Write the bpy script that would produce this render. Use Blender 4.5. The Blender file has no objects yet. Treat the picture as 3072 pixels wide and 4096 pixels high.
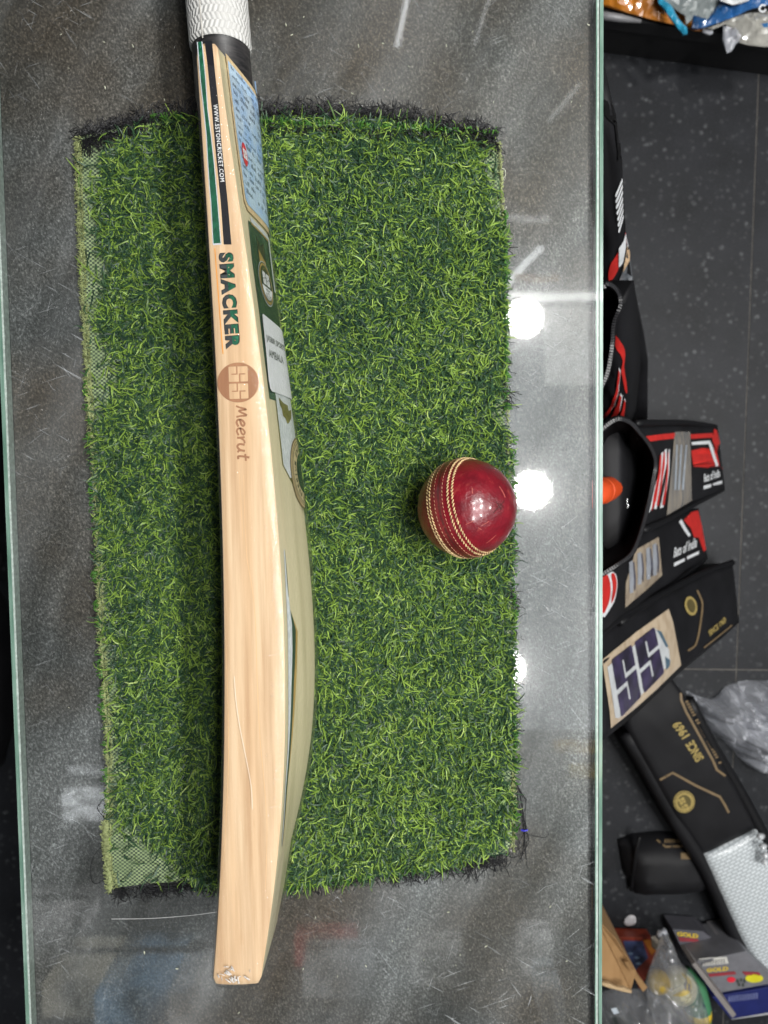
import bpy, bmesh, math, random
import numpy as np
from mathutils import Vector, Matrix, noise
from mathutils.bvhtree import BVHTree
from mathutils.geometry import delaunay_2d_cdt

random.seed(7)
rng = np.random.default_rng(11)
SC = bpy.context.scene
COL = SC.collection
R = math.radians

# ------------------------------------------------------------------ camera
F, CU, CV = 2841.0, 1536.0, 2048.0          # focal length and centre in photo pixels
GZ = 0.90                                    # top of the glass sheet
CZ = GZ + 0.55                               # camera height
CAM = Vector((0, 0, CZ))
_Y = -Vector((784, 57450, 2841)).normalized()            # world axes seen from the camera (right, down, forward)
_X = Vector((-_Y.y, _Y.x, 0)).normalized()
if _X.x < 0: _X = -_X
_Z = _X.cross(_Y)
cam = bpy.data.cameras.new("camera")
cam.sensor_fit = 'HORIZONTAL'; cam.sensor_width = 27.0
cam.lens = F / 3072 * 27.0
cam.clip_start = 0.01; cam.clip_end = 50
cam.dof.use_dof = True; cam.dof.focus_distance = 0.47; cam.dof.aperture_fstop = cam.lens / 2.5
camo = bpy.data.objects.new("camera", cam); COL.objects.link(camo); SC.camera = camo
rot = Matrix(((_X.x, -_X.y, -_X.z), (_Y.x, -_Y.y, -_Y.z), (_Z.x, -_Z.y, -_Z.z)))
camo.matrix_world = Matrix.Translation(CAM) @ rot.to_4x4()

def ray(u, v):
    d = Vector(((u - CU) / F, (v - CV) / F, 1.0))
    return Vector((d.dot(_X), d.dot(_Y), d.dot(_Z)))
def px(u, v, z):
    d = ray(u, v)
    return CAM + d * ((z - CZ) / d.z)

# ------------------------------------------------------------------ world and colour
W = bpy.data.worlds.new("World"); SC.world = W; W.use_nodes = True
bg = W.node_tree.nodes['Background']
bg.inputs[0].default_value = (0.82, 0.9, 1.0, 1); bg.inputs[1].default_value = 0.11
SC.view_settings.view_transform = 'Standard'; SC.view_settings.look = 'None'
SC.view_settings.exposure = 0.58; SC.view_settings.gamma = 1.0
SC.cycles.use_denoising = True
SC.cycles.max_bounces = 6; SC.cycles.transparent_max_bounces = 16
SC.cycles.caustics_reflective = False; SC.cycles.caustics_refractive = False
LAMP, PANEL, TUBE = 104.0, 1.55, 9.0

# ------------------------------------------------------------------ material helpers
class NT:
    def __init__(s, name):
        s.m = bpy.data.materials.new(name); s.m.use_nodes = True
        s.t = s.m.node_tree; s.n = s.t.nodes
        s.b = s.n['Principled BSDF']; s.out = s.n['Material Output']
    def new(s, typ, **kw):
        n = s.n.new(typ)
        for k, v in kw.items():
            if k in n.inputs: n.inputs[k].default_value = v
            else: setattr(n, k, v)
        return n
    def link(s, a, b): s.t.links.new(a, b)
    def coord(s, scale=(1, 1, 1), rz=0, kind='Object'):
        tc = s.new('ShaderNodeTexCoord'); mp = s.new('ShaderNodeMapping')
        mp.inputs['Scale'].default_value = scale; src = tc.outputs[kind]
        if rz:
            m0 = s.new('ShaderNodeMapping'); m0.inputs['Rotation'].default_value = (0, 0, rz); s.link(src, m0.inputs['Vector']); src = m0.outputs[0]
        s.link(src, mp.inputs['Vector']); return mp.outputs[0]
    def noise(s, vec, scale, detail=4, rough=0.55):
        n = s.new('ShaderNodeTexNoise'); n.inputs['Scale'].default_value = scale
        n.inputs['Detail'].default_value = detail; n.inputs['Roughness'].default_value = rough
        s.link(vec, n.inputs['Vector']); return n.outputs['Fac']
    def ramp(s, fac, stops):
        r = s.new('ShaderNodeValToRGB'); e = r.color_ramp.elements
        while len(e) < len(stops): e.new(0.5)
        for i, (p, c) in enumerate(stops):
            e[i].position = p; e[i].color = (*c, 1) if len(c) == 3 else c
        s.link(fac, r.inputs[0]); return r.outputs[0]
    def mix(s, fac, a, b, mode='MIX'):
        m = s.new('ShaderNodeMix', data_type='RGBA', blend_type=mode)
        for sock, v in ((m.inputs[0], fac), (m.inputs[6], a), (m.inputs[7], b)):
            if isinstance(v, (int, float)): sock.default_value = v
            elif isinstance(v, tuple): sock.default_value = (*v, 1)
            else: s.link(v, sock)
        return m.outputs[2]
    def bump(s, h, strength=0.3, dist=0.001):
        b = s.new('ShaderNodeBump'); b.inputs['Strength'].default_value = strength
        b.inputs['Distance'].default_value = dist
        s.link(h, b.inputs['Height']); s.link(b.outputs[0], s.b.inputs['Normal']); return b.outputs[0]
    def base(s, c):
        if isinstance(c, tuple): s.b.inputs['Base Color'].default_value = (*c, 1)
        else: s.link(c, s.b.inputs['Base Color'])
    def set(s, **kw):
        for k, v in kw.items(): s.b.inputs[k.replace('_', ' ')].default_value = v
        return s

MATS = {}
def simple(name, col, rough=0.5, var=0.12, scale=60, coat=0.0, bump=0.0, bscale=400, metal=0.0, spec=0.5):
    if name in MATS: return MATS[name]
    t = NT(name); v = t.coord()
    n = t.noise(v, scale)
    lo = tuple(c * (1 - var) for c in col); hi = tuple(min(1, c * (1 + var)) for c in col)
    t.base(t.ramp(n, [(0.3, lo), (0.7, hi)]))
    t.set(Roughness=rough, Metallic=metal, Coat_Weight=coat, Specular_IOR_Level=spec)
    if bump: t.bump(t.noise(v, bscale, 3), bump)
    MATS[name] = t.m; return t.m
def emit(name, col, strength):
    t = NT(name); e = t.new('ShaderNodeEmission'); e.inputs[0].default_value = (*col, 1); e.inputs[1].default_value = strength
    t.link(e.outputs[0], t.out.inputs[0]); return t.m
def film(name, tint, gloss, rough, bscale, bstr, body=0.0, bcol=(0.8, 0.8, 0.82), dist=0.001, fk=1.0, fp=4.0):
    """thin clear plastic: see-through with a sheen that grows at grazing angles, plus a little milky body"""
    t = NT(name); v = t.coord()
    tr = t.new('ShaderNodeBsdfTransparent'); tr.inputs[0].default_value = (*tint, 1)
    gl = t.new('ShaderNodeBsdfGlossy'); gl.inputs['Roughness'].default_value = rough
    b = t.new('ShaderNodeBump'); b.inputs['Strength'].default_value = bstr; b.inputs['Distance'].default_value = dist
    t.link(t.noise(v, bscale, 4), b.inputs['Height']); t.link(b.outputs[0], gl.inputs['Normal'])
    lw = t.new('ShaderNodeLayerWeight'); lw.inputs[0].default_value = 0.5; t.link(b.outputs[0], lw.inputs[1])
    fr = t.new('ShaderNodeMath', operation='POWER'); t.link(lw.outputs['Facing'], fr.inputs[0]); fr.inputs[1].default_value = fp
    ma = t.new('ShaderNodeMath', operation='MULTIPLY_ADD'); t.link(fr.outputs[0], ma.inputs[0]); ma.inputs[1].default_value = fk; ma.inputs[2].default_value = gloss
    df = t.new('ShaderNodeBsdfDiffuse'); df.inputs[0].default_value = (*bcol, 1)
    m0 = t.new('ShaderNodeMixShader'); m0.inputs[0].default_value = body
    t.link(tr.outputs[0], m0.inputs[1]); t.link(df.outputs[0], m0.inputs[2])
    m1 = t.new('ShaderNodeMixShader'); t.link(ma.outputs[0], m1.inputs[0])
    t.link(m0.outputs[0], m1.inputs[1]); t.link(gl.outputs[0], m1.inputs[2])
    t.link(m1.outputs[0], t.out.inputs[0]); return t.m

# ------------------------------------------------------------------ object helpers
def thing(name, label, cat, loc=(0, 0, 0), group=None):
    o = bpy.data.objects.new(name, None); COL.objects.link(o); o.location = loc
    o.empty_display_size = 0.02
    o['label'] = label; o['category'] = cat
    if group: o['group'] = group
    o['_base'] = list(loc); return o
def base_of(p):
    while p is not None:
        if '_base' in p: return Vector(p['_base'])
        p = p.parent
    return Vector((0, 0, 0))
def mesh(name, verts, faces, mat, parent=None, smooth=False, mats=None, mi=None):
    me = bpy.data.meshes.new(name)
    b = base_of(parent)
    me.from_pydata([(v[0] - b.x, v[1] - b.y, v[2] - b.z) for v in verts], [], faces)
    for m in (mats or [mat]): me.materials.append(m)
    if mi is not None: me.polygons.foreach_set('material_index', mi)
    if smooth: me.polygons.foreach_set('use_smooth', [True] * len(me.polygons))
    me.update()
    o = bpy.data.objects.new(name, me); COL.objects.link(o)
    if parent is not None: o.parent = parent
    return o
def structure(o): o['kind'] = 'structure'; return o
def tag(o, label, cat, group=None):
    o['label'] = label; o['category'] = cat
    if group: o['group'] = group
    return o
class MB:
    def __init__(s): s.v = []; s.f = []
    def add(s, v, f):
        o = len(s.v); s.v += [tuple(p) for p in v]; s.f += [tuple(i + o for i in q) for q in f]
    def box(s, lo, hi):
        x0, y0, z0 = lo; x1, y1, z1 = hi
        s.add([(x0, y0, z0), (x1, y0, z0), (x1, y1, z0), (x0, y1, z0), (x0, y0, z1), (x1, y0, z1), (x1, y1, z1), (x0, y1, z1)],
              [(3, 2, 1, 0), (4, 5, 6, 7), (0, 1, 5, 4), (1, 2, 6, 5), (2, 3, 7, 6), (3, 0, 4, 7)])
    def tube(s, pts, r, n=6, cap=True):
        pts = [Vector(p) for p in pts]; rs = r if isinstance(r, (list, tuple)) else [r] * len(pts)
        rings = []
        ref = None
        for i, p in enumerate(pts):
            d = (pts[min(i + 1, len(pts) - 1)] - pts[max(i - 1, 0)])
            d = d.normalized() if d.length > 1e-9 else Vector((0, 0, 1))
            if ref is None:
                ref = d.cross(Vector((0, 0, 1)));
                if ref.length < 0.1: ref = d.cross(Vector((1, 0, 0)))
            a = (ref - d * ref.dot(d)).normalized(); ref = a; b = d.cross(a)
            rings.append([p + (a * math.cos(2 * math.pi * k / n) + b * math.sin(2 * math.pi * k / n)) * rs[i] for k in range(n)])
        o = len(s.v)
        for g in rings: s.v += [tuple(q) for q in g]
        for i in range(len(rings) - 1):
            for k in range(n):
                k2 = (k + 1) % n
                s.f.append((o + i * n + k, o + i * n + k2, o + (i + 1) * n + k2, o + (i + 1) * n + k))
        if cap:
            s.f.append(tuple(o + k for k in range(n))[::-1]); s.f.append(tuple(o + (len(rings) - 1) * n + k for k in range(n)))
    def build(s, name, mat, parent=None, smooth=False): return mesh(name, s.v, s.f, mat, parent, smooth)

def inside(poly, X, Y):
    P = np.asarray(poly); X = np.asarray(X); Y = np.asarray(Y); r = np.zeros(X.shape, bool)
    for i in range(len(P)):
        x0, y0 = P[i - 1]; x1, y1 = P[i]
        c = ((y0 > Y) != (y1 > Y))
        if y1 != y0: r ^= c & (X < (x1 - x0) * (Y - y0) / (y1 - y0) + x0)
    return r
def fill(poly, step, jitter=0.0):
    """triangulate a 2-D outline with inner points every `step`"""
    pts = []
    n = len(poly)
    for i in range(n):
        a, b = poly[i], poly[(i + 1) % n]
        k = max(1, int(math.hypot(b[0] - a[0], b[1] - a[1]) / step))
        for j in range(k): pts.append((a[0] + (b[0] - a[0]) * j / k, a[1] + (b[1] - a[1]) * j / k))
    nb = len(pts)
    P = np.array(pts); lo = P.min(0); hi = P.max(0)
    gx, gy = np.meshgrid(np.arange(lo[0] + step / 2, hi[0], step), np.arange(lo[1] + step / 2, hi[1], step))
    gx = gx.ravel(); gy = gy.ravel()
    if jitter: gx = gx + rng.uniform(-jitter, jitter, gx.shape) * step; gy = gy + rng.uniform(-jitter, jitter, gy.shape) * step
    m = inside(pts, gx, gy)
    for x, y in zip(gx[m], gy[m]):
        if np.min(np.hypot(P[:, 0] - x, P[:, 1] - y)) > 0.35 * step: pts.append((float(x), float(y)))
    v, e, f, *_ = delaunay_2d_cdt([Vector(p) for p in pts], [(i, (i + 1) % nb) for i in range(nb)], [], 1, 1e-9)
    v = [(q.x, q.y) for q in v]
    out = []
    for t in f:
        a, b, c = (v[i] for i in t)
        out.append(tuple(t) if (b[0] - a[0]) * (c[1] - a[1]) - (b[1] - a[1]) * (c[0] - a[0]) > 0 else tuple(t)[::-1])
    return v, out
def smoothpoly(pts, n=4, closed=True):
    out = []; N = len(pts)
    for i in range(N if closed else N - 1):
        g = lambda k: pts[k % N] if closed else pts[min(max(k, 0), N - 1)]
        p0, p1, p2, p3 = g(i - 1), g(i), g(i + 1), g(i + 2)
        for j in range(n):
            t = j / n
            out.append(tuple(0.5 * (2 * p1[k] + (p2[k] - p0[k]) * t + (2 * p0[k] - 5 * p1[k] + 4 * p2[k] - p3[k]) * t * t + (3 * p1[k] - p0[k] - 3 * p2[k] + p3[k]) * t ** 3) for k in range(len(p1))))
    if not closed: out.append(tuple(pts[-1]))
    return out
def decal(name, poly, proj, mat, parent, step=25, smooth=True):
    """a printed shape or sticker laid on the surface that proj() finds under it"""
    v, f = fill(poly, step)
    V = [proj(*p) for p in v]
    # face the outside
    if f:
        a, b, c = (Vector(V[i]) for i in f[len(f) // 2])
        if (b - a).cross(c - a).dot(CAM - a) < 0: f = [q[::-1] for q in f]
    return mesh(name, V, f, mat, parent, smooth)
def ribbon2d(path, w):
    """flat stroke outline pieces (2-D) along a path"""
    P = [Vector(p) for p in path]; L = []; Rr = []
    for i in range(len(P)):
        d = P[min(i + 1, len(P) - 1)] - P[max(i - 1, 0)]; d.normalize(); nrm = Vector((-d.y, d.x))
        ww = w[i] if isinstance(w, (list, tuple)) else w
        L.append(P[i] + nrm * ww / 2); Rr.append(P[i] - nrm * ww / 2)
    v = [tuple(p) for p in L] + [tuple(p) for p in Rr]; n = len(P)
    return v, [(i, n + i, n + i + 1, i + 1) for i in range(n - 1)]
_TC = {}
def text2d(s, bold=0.0, shear=0.0, space=1.0):
    key = (s, bold, shear, space)
    if key in _TC: return _TC[key]
    c = bpy.data.curves.new("lettering", 'FONT'); c.body = s; c.size = 1; c.offset = bold; c.space_character = space; c.shear = shear; c.resolution_u = 3; c.fill_mode = 'FRONT'
    o = bpy.data.objects.new("lettering", c); COL.objects.link(o)
    dg = bpy.context.evaluated_depsgraph_get()
    me = bpy.data.meshes.new_from_object(o.evaluated_get(dg))
    v = np.array([q.co[:2] for q in me.vertices]); f = [tuple(p.vertices) for p in me.polygons]
    bpy.data.objects.remove(o); bpy.data.curves.remove(c); bpy.data.meshes.remove(me)
    v -= v.min(0); v /= v.max(0)
    _TC[key] = (v, f); return v, f
def letter(name, s, p0, p1, h, proj, mat, parent, bold=0.0, shear=0.0, up=None, mats=None):
    """text with its baseline from p0 to p1 and caps h high (in the units proj takes); up: direction of the letters' tops"""
    v, f = text2d(s, bold, shear)
    return lay2d(name, v, f, p0, p1, h, proj, mat, parent, up, mats)
def lay2d(name, v, f, p0, p1, h, proj, mat, parent, up=None, mats=None, mi=None):
    dx, dy = p1[0] - p0[0], p1[1] - p0[1]; L = math.hypot(dx, dy)
    if up is None: up = (dy / L, -dx / L)
    V = [proj(p0[0] + dx * a + up[0] * h * b, p0[1] + dy * a + up[1] * h * b) for a, b in v]
    f = list(f)
    s = 0
    for q in f:
        a, b, c = (Vector(V[i]) for i in q[:3]); s += (b - a).cross(c - a).dot(CAM - a)
    if s < 0: f = [tuple(q)[::-1] for q in f]
    return mesh(name, V, f, mat, parent, mats=mats, mi=mi)
SSG = [(0.03, 0), (.97, 0), (1, .04), (1, .53), (.46, .53), (.46, .86), (.54, .86), (.54, .61), (1, .61), (1, .96), (.97, 1), (.03, 1), (0, .96), (0, .47), (.54, .47), (.54, .14), (.46, .14), (.46, .39), (0, .39), (0, .04)]
def ss_glyph(gap=0.08, step=0.3):
    v, f = fill(SSG, step); w = (1 - gap) / 2
    V = [(a * w, b) for a, b in v] + [(a * w + w + gap, b) for a, b in v]
    return V, f + [tuple(i + len(v) for i in q) for q in f]
def bvh_proj(bvh, off, z_guess):
    def p(u, v):
        d = ray(u, v).normalized()
        loc, nrm, i, dist = bvh.ray_cast(CAM, d)
        if loc is None:
            loc, nrm, i, dist = bvh.find_nearest(px(u, v, z_guess))
        if nrm.dot(d) > 0: nrm = -nrm
        return loc + nrm * off
    return p
def bvh_of(o):
    b = base_of(o)
    me = o.data
    return BVHTree.FromPolygons([v.co + b for v in me.vertices], [tuple(p.vertices) for p in me.polygons])

# ------------------------------------------------------------------ setting: floor of dark speckled tiles
def tile_mat():
    t = NT("charcoal_tile"); v = t.coord()
    n = t.noise(v, 9, 5)
    base = t.ramp(n, [(0.3, (0.006, 0.007, 0.009)), (0.7, (0.016, 0.0175, 0.022))])
    vo = t.new('ShaderNodeTexVoronoi'); vo.inputs['Scale'].default_value = 70; t.link(v, vo.inputs['Vector'])
    spots = t.ramp(vo.outputs['Distance'], [(0.10, (1, 1, 1)), (0.42, (0, 0, 0))])
    pick = t.ramp(t.noise(v, 30, 4, 0.8), [(0.46, (0, 0, 0)), (0.66, (1, 1, 1))])
    m = t.mix(1.0, spots, pick, 'MULTIPLY')
    c = t.mix(m, base, (0.10, 0.104, 0.11))
    fine = t.ramp(t.noise(v, 420, 2), [(0.55, (0, 0, 0)), (0.72, (1, 1, 1))])
    c2 = t.mix(t.mix(1.0, fine, (0.35, 0.35, 0.35), 'MULTIPLY'), c, (0.065, 0.065, 0.07))
    t.base(c2); t.set(Roughness=0.55, Specular_IOR_Level=.3); t.bump(t.noise(v, 300, 3), 0.15); return t.m
gA, gB = px(3035, 235, 0), px(2905, 3700, 0)
gdir = (gA - gB).normalized(); gang = math.atan2(gdir.x, gdir.y)
corner = px(2946, 2679, 0); TS = 0.60; TL = 1.50
ey = Vector((gdir.x, gdir.y, 0)); ex = Vector((ey.y, -ey.x, 0))
fl = MB(); fl.add([(-4, -4, -0.0012), (4, -4, -0.0012), (4, 4, -0.0012), (-4, 4, -0.0012)], [(0, 1, 2, 3)])
floor = structure(fl.build("floor", simple("grout", (0.12, 0.11, 0.098), 0.9, 0.5, 40)))
TM = tile_mat(); g = 0.0011
tb = MB(); tb.box((g, g, -0.012), (TS - g, TL - g, 0.0))
tile_me = None
for i in range(-4, 3):
    for j in range(-2, 2):
        p = corner + ex * (i * TS) + ey * (j * TL)
        if tile_me is None:
            o = tb.build("tile", TM, floor); tile_me = o.data
        else:
            o = bpy.data.objects.new("tile", tile_me); COL.objects.link(o); o.parent = floor
        o.location = (p.x, p.y, 0); o.rotation_euler = (0, 0, -gang)

# ------------------------------------------------------------------ counter and its glass sheet
xl = (px(2, 1500, GZ).x + px(75, 3400, GZ).x) / 2
xr = (px(2411, 1500, GZ).x + px(2409, 3400, GZ).x) / 2
def stone_mat():
    t = NT("grey_stone_laminate"); v = t.coord()
    big = t.noise(t.coord((1, 0.22, 1), R(24)), 15, 4, 0.6)
    base = t.ramp(big, [(0.32, (0.030, 0.029, 0.028)), (0.5, (0.074, 0.074, 0.075)), (0.66, (0.18, 0.18, 0.186))])
    warm = t.ramp(t.noise(v, 5, 3), [(0.45, (0, 0, 0)), (0.65, (1, 1, 1))])
    base = t.mix(t.mix(1.0, warm, (0.85, 0.85, 0.85), 'MULTIPLY'), base, (0.092, 0.068, 0.050))
    grain = t.noise(t.coord((1, 0.7, 1), R(-20)), 620, 4, 0.8)
    c = t.mix(0.9, base, t.ramp(grain, [(0.38, (0.38, 0.38, 0.38)), (0.50, (0.85, 0.85, 0.85)), (0.58, (1.45, 1.45, 1.45)), (0.67, (3.2, 3.2, 3.2))]), 'MULTIPLY')
    t.base(c); t.set(Roughness=0.5); t.bump(grain, 0.5, 0.0006); return t.m
ctr = thing("display_counter", "dark grey stone-topped shop counter under the glass sheet", "counter", ((xl + xr) / 2, 0, 0))
b = MB(); b.box((xl + 0.0046, -0.85, GZ - 0.040), (xr - 0.0056, 0.85, GZ - 0.0085)); b.build("stone_top", stone_mat(), ctr)
b = MB(); b.box((xl + 0.03, -0.82, 0.0), (xr - 0.03, 0.82, GZ - 0.041)); b.build("cabinet", simple("black_laminate", (0.015, 0.015, 0.016), 0.45), ctr)

def glass_mat():
    t = NT("clear_counter_glass"); v = t.coord()
    tr = t.new('ShaderNodeBsdfTransparent'); tr.inputs[0].default_value = (0.93, 0.965, 0.945, 1)
    g1 = t.new('ShaderNodeBsdfGlossy'); g1.inputs['Roughness'].default_value = 0.035
    g2 = t.new('ShaderNodeBsdfGlossy'); g2.inputs['Roughness'].default_value = 0.16
    gm = t.new('ShaderNodeMixShader'); gm.inputs[0].default_value = 0.38
    t.link(g1.outputs[0], gm.inputs[1]); t.link(g2.outputs[0], gm.inputs[2])
    fr = t.new('ShaderNodeFresnel'); fr.inputs[0].default_value = 1.74
    m1 = t.new('ShaderNodeMixShader'); t.link(fr.outputs[0], m1.inputs[0]); t.link(tr.outputs[0], m1.inputs[1]); t.link(gm.outputs[0], m1.inputs[2])
    hs = None
    for k in range(7):
        q = t.ramp(t.noise(t.coord((1, 0.03, 1), .2 + k * .449), 1500, 1, 0.3), [(.60, (0, 0, 0)), (.66, (1, 1, 1))])
        hs = q if hs is None else t.mix(1.0, hs, q, 'LIGHTEN')
    bp = t.new('ShaderNodeBump'); bp.inputs['Strength'].default_value = .5; bp.inputs['Distance'].default_value = .00012
    t.link(hs, bp.inputs['Height']); t.link(bp.outputs[0], g2.inputs['Normal'])
    # scratches and dust: thin pale hairs in several directions
    acc = None
    for rz, sc, th in ((0.3, 80, 0.70), (1.25, 70, 0.70), (2.1, 75, 0.70), (-0.6, 60, 0.71), (0.9, 90, 0.71)):
        s = t.ramp(t.noise(t.coord((1, 0.04, 1), rz), sc * 11, 2, 0.4), [(th, (0, 0, 0)), (th + 0.04, (1, 1, 1))])
        acc = s if acc is None else t.mix(1.0, acc, s, 'ADD')
    dust = t.ramp(t.noise(v, 640, 2, 0.5), [(0.71, (0, 0, 0)), (0.75, (1, 1, 1))])
    smear = t.ramp(t.noise(t.coord((1, 0.16, 1), R(27)), 13, 4), [(0.48, (0, 0, 0)), (0.62, (0.06, 0.06, 0.06)), (0.75, (0.15, 0.15, 0.15))])
    worn = t.ramp(t.noise(v, 6, 3), [(.42, (.05, .05, .05)), (.68, (.34, .34, .34))])
    acc = t.mix(1.0, t.mix(1.0, acc, dust, 'ADD'), worn, 'MULTIPLY')
    acc = t.mix(1.0, acc, smear, 'ADD')
    df = t.new('ShaderNodeBsdfDiffuse'); df.inputs[0].default_value = (0.62, 0.65, 0.67, 1)
    m2 = t.new('ShaderNodeMixShader'); t.link(acc, m2.inputs[0]); t.link(m1.outputs[0], m2.inputs[1]); t.link(df.outputs[0], m2.inputs[2])
    t.link(m2.outputs[0], t.out.inputs[0]); return t.m
gl = thing("glass_sheet", "clear scratched glass sheet with green edges lying on the counter", "glass sheet", ((xl + xr) / 2, 0, GZ - 0.008))
b = MB(); b.add([(xl + .0045, -.85, GZ), (xr - .0055, -.85, GZ), (xr - .0055, .85, GZ), (xl + .0045, .85, GZ)], [(0, 1, 2, 3)])
b.build("pane", glass_mat(), gl)
def edge_mat():
    t = NT("green_glass_edge"); v = t.coord((1, 0.08, 1))
    t.base(t.ramp(t.noise(v, 260, 4), [(0.3, (0.10, 0.19, 0.145)), (0.5, (0.17, 0.28, 0.225)), (0.75, (0.30, 0.42, 0.36))]))
    t.set(Roughness=0.12, Coat_Weight=1.0); return t.m
EM = edge_mat(); EL = simple("ground_glass_line", (0.40, 0.47, 0.43), 0.35, 0.3, 300)
DK = simple("dark_seam", (0.03, 0.04, 0.035), 0.5)
for x0, x1, mm in ((xl, xl + 0.0030, EM), (xl + 0.0030, xl + 0.0045, EL), (xr - 0.0026, xr, EM), (xr - 0.0034, xr - 0.0026, DK), (xr - 0.0046, xr - 0.0034, EL), (xr - 0.0055, xr - 0.0046, EM)):
    b = MB(); b.box((x0, -.85, GZ - .008), (x1, .85, GZ + 0.0001)); b.build("polished_edge", mm, gl)

# ------------------------------------------------------------------ ceiling and what the glass mirrors
CE = 3.20
MZ = 2 * GZ - CE                                          # mirror image of the ceiling
def mir(u, v, z=CE):
    p = px(u, v, 2 * GZ - z); return Vector((p.x, p.y, z))
b = MB(); b.add([(-3.4, -1.55, CE), (-3.4, 1.9, CE), (3.4, 1.9, CE), (3.4, -1.55, CE)], [(0, 1, 2, 3)])
structure(b.build("ceiling", simple("ceiling_paint", (0.42, 0.43, 0.45), 0.8)))
b = MB(); b.box((-3.2, -1.65, 0), (3.2, -1.55, CE)); structure(b.build("wall_near", simple("wall_paint", (0.10, 0.10, 0.105), 0.8, 0.5, 2.0)))
b = MB(); b.box((-3.2, 1.9, 0), (3.2, 2.0, CE)); structure(b.build("wall_far", simple("wall_paint", (0.3, 0.3, 0.3), 0.8)))
PM = emit("lit_ceiling_panel", (0.86, 0.94, 1.0), PANEL); LM = emit("lamp_diffuser", (1.0, 0.985, 0.955), LAMP); TMt = emit("tube_glow", (0.95, 0.98, 1.0), TUBE)
WH = simple("white_lamp_body", (0.8, 0.8, 0.8), 0.4)
a, c = mir(1960, 1216), mir(2900, 2900)
cp = thing("ceiling_panel", "large softly lit white ceiling panel mirrored in the right of the glass", "ceiling panel", ((a.x + c.x) / 2, (a.y + c.y) / 2, CE))
b = MB(); b.box((min(a.x, c.x), min(a.y, c.y), CE - .03), (max(a.x, c.x), max(a.y, c.y), CE - 0.002)); b.build("diffuser", PM, cp)
b = MB(); y = max(a.y, c.y); b.box((min(a.x, c.x), y + .002, CE - .05), (max(a.x, c.x), y + .028, CE - .002)); b.build("edge_strip", emit("edge_strip_glow", (0.97, 1, 0.98), 9.0), cp)

a2, c2 = mir(2185, 1230, CE - .06), mir(2700, 1530, CE - .06)
cp2 = thing("ceiling_panel", "brighter lit ceiling box mirrored just below the bright bar at right", "ceiling panel", ((a2.x + c2.x) / 2, (a2.y + c2.y) / 2, CE - .06))
b = MB(); b.box((min(a2.x, c2.x), min(a2.y, c2.y), CE - .06), (max(a2.x, c2.x), max(a2.y, c2.y), CE - .031)); b.build("diffuser", emit("bright_panel", (0.97, 1.0, 0.99), 3.4), cp2)
def downlight(p, label, r=0.073):
    t = thing("ceiling_light", label, "ceiling light", p, "round ceiling downlights")
    v = [(p[0], p[1], CE - .055)]; f = []
    n = 56
    for k in range(n): v.append((p[0] + r * math.cos(2 * math.pi * k / n), p[1] + r * math.sin(2 * math.pi * k / n), CE - .055))
    for k in range(n): f.append((0, 1 + (k + 1) % n, 1 + k))
    mesh("diffuser", v, f, LM, t)
    m = MB()
    for (ra, za, rb, zb) in ((r + .001, CE - .056, r + .012, CE - .056), (r + .012, CE - .056, r + .012, CE - .004)):
        vv = []
        for k in range(n):
            cs, sn = math.cos(2 * math.pi * k / n), math.sin(2 * math.pi * k / n)
            vv += [(p[0] + ra * cs, p[1] + ra * sn, za), (p[0] + rb * cs, p[1] + rb * sn, zb)]
        m.add(vv, [(2 * k, 2 * k + 1, (2 * k + 3) % (2 * n), (2 * k + 2) % (2 * n)) for k in range(n)])
    m.build("housing", WH, t)
for (u, v), l in zip(((2085, 1285), (2115, 1960), (2016, 2662)),
        ("round white downlight mirrored in the glass above the ball, nearest the bright bar", "round white downlight mirrored in the glass right beside the ball", "round white downlight mirrored half hidden at the turf edge below the ball")):
    downlight(mir(u, v), l)
for x, y, l, r in ((1.06, .80, "upper", .12), (1.06, .10, "middle", .12), (1.06, -.60, "lower", .12), (2.4, .10, "outermost", .15)):
    downlight(Vector((x, y, CE)), "wide round ceiling downlight giving the %s glint near the ball's right rim" % l, r)
def tube(p0, p1, r, label, mat=None):
    t = thing("tube_light", label, "tube light", (p0 + p1) / 2)
    m = MB(); m.tube([p0, p1], r, 8); m.build("tube", mat or TMt, t)
    m = MB(); u = Vector((0, 0, r * 1.6)); m.tube([p0 + u, p1 + u], r * 0.7, 6); m.build("batten", WH, t)
tube(mir(2025, 1135, 3.1), mir(2165, 990, 3.1), .012, "slim white tube light mirrored slanting above the bright bar")
tube(mir(1588, 185, 3.05), mir(1640, -60, 3.05), .009, "slim tube light mirrored as a bright streak at the top of the glass")
TDm = emit('dim_tube_glow', (0.95, 0.98, 1.0), 3.0)
tube(mir(1897, 180, 3.05), mir(1960, -20, 3.05), .006, "faint tube light mirrored right of the brightest top streak", TDm)
tube(mir(2195, 485, 3.05), mir(2320, 335, 3.05), .007, "faint slanting tube light mirrored at the upper right of the glass", TDm)
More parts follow.
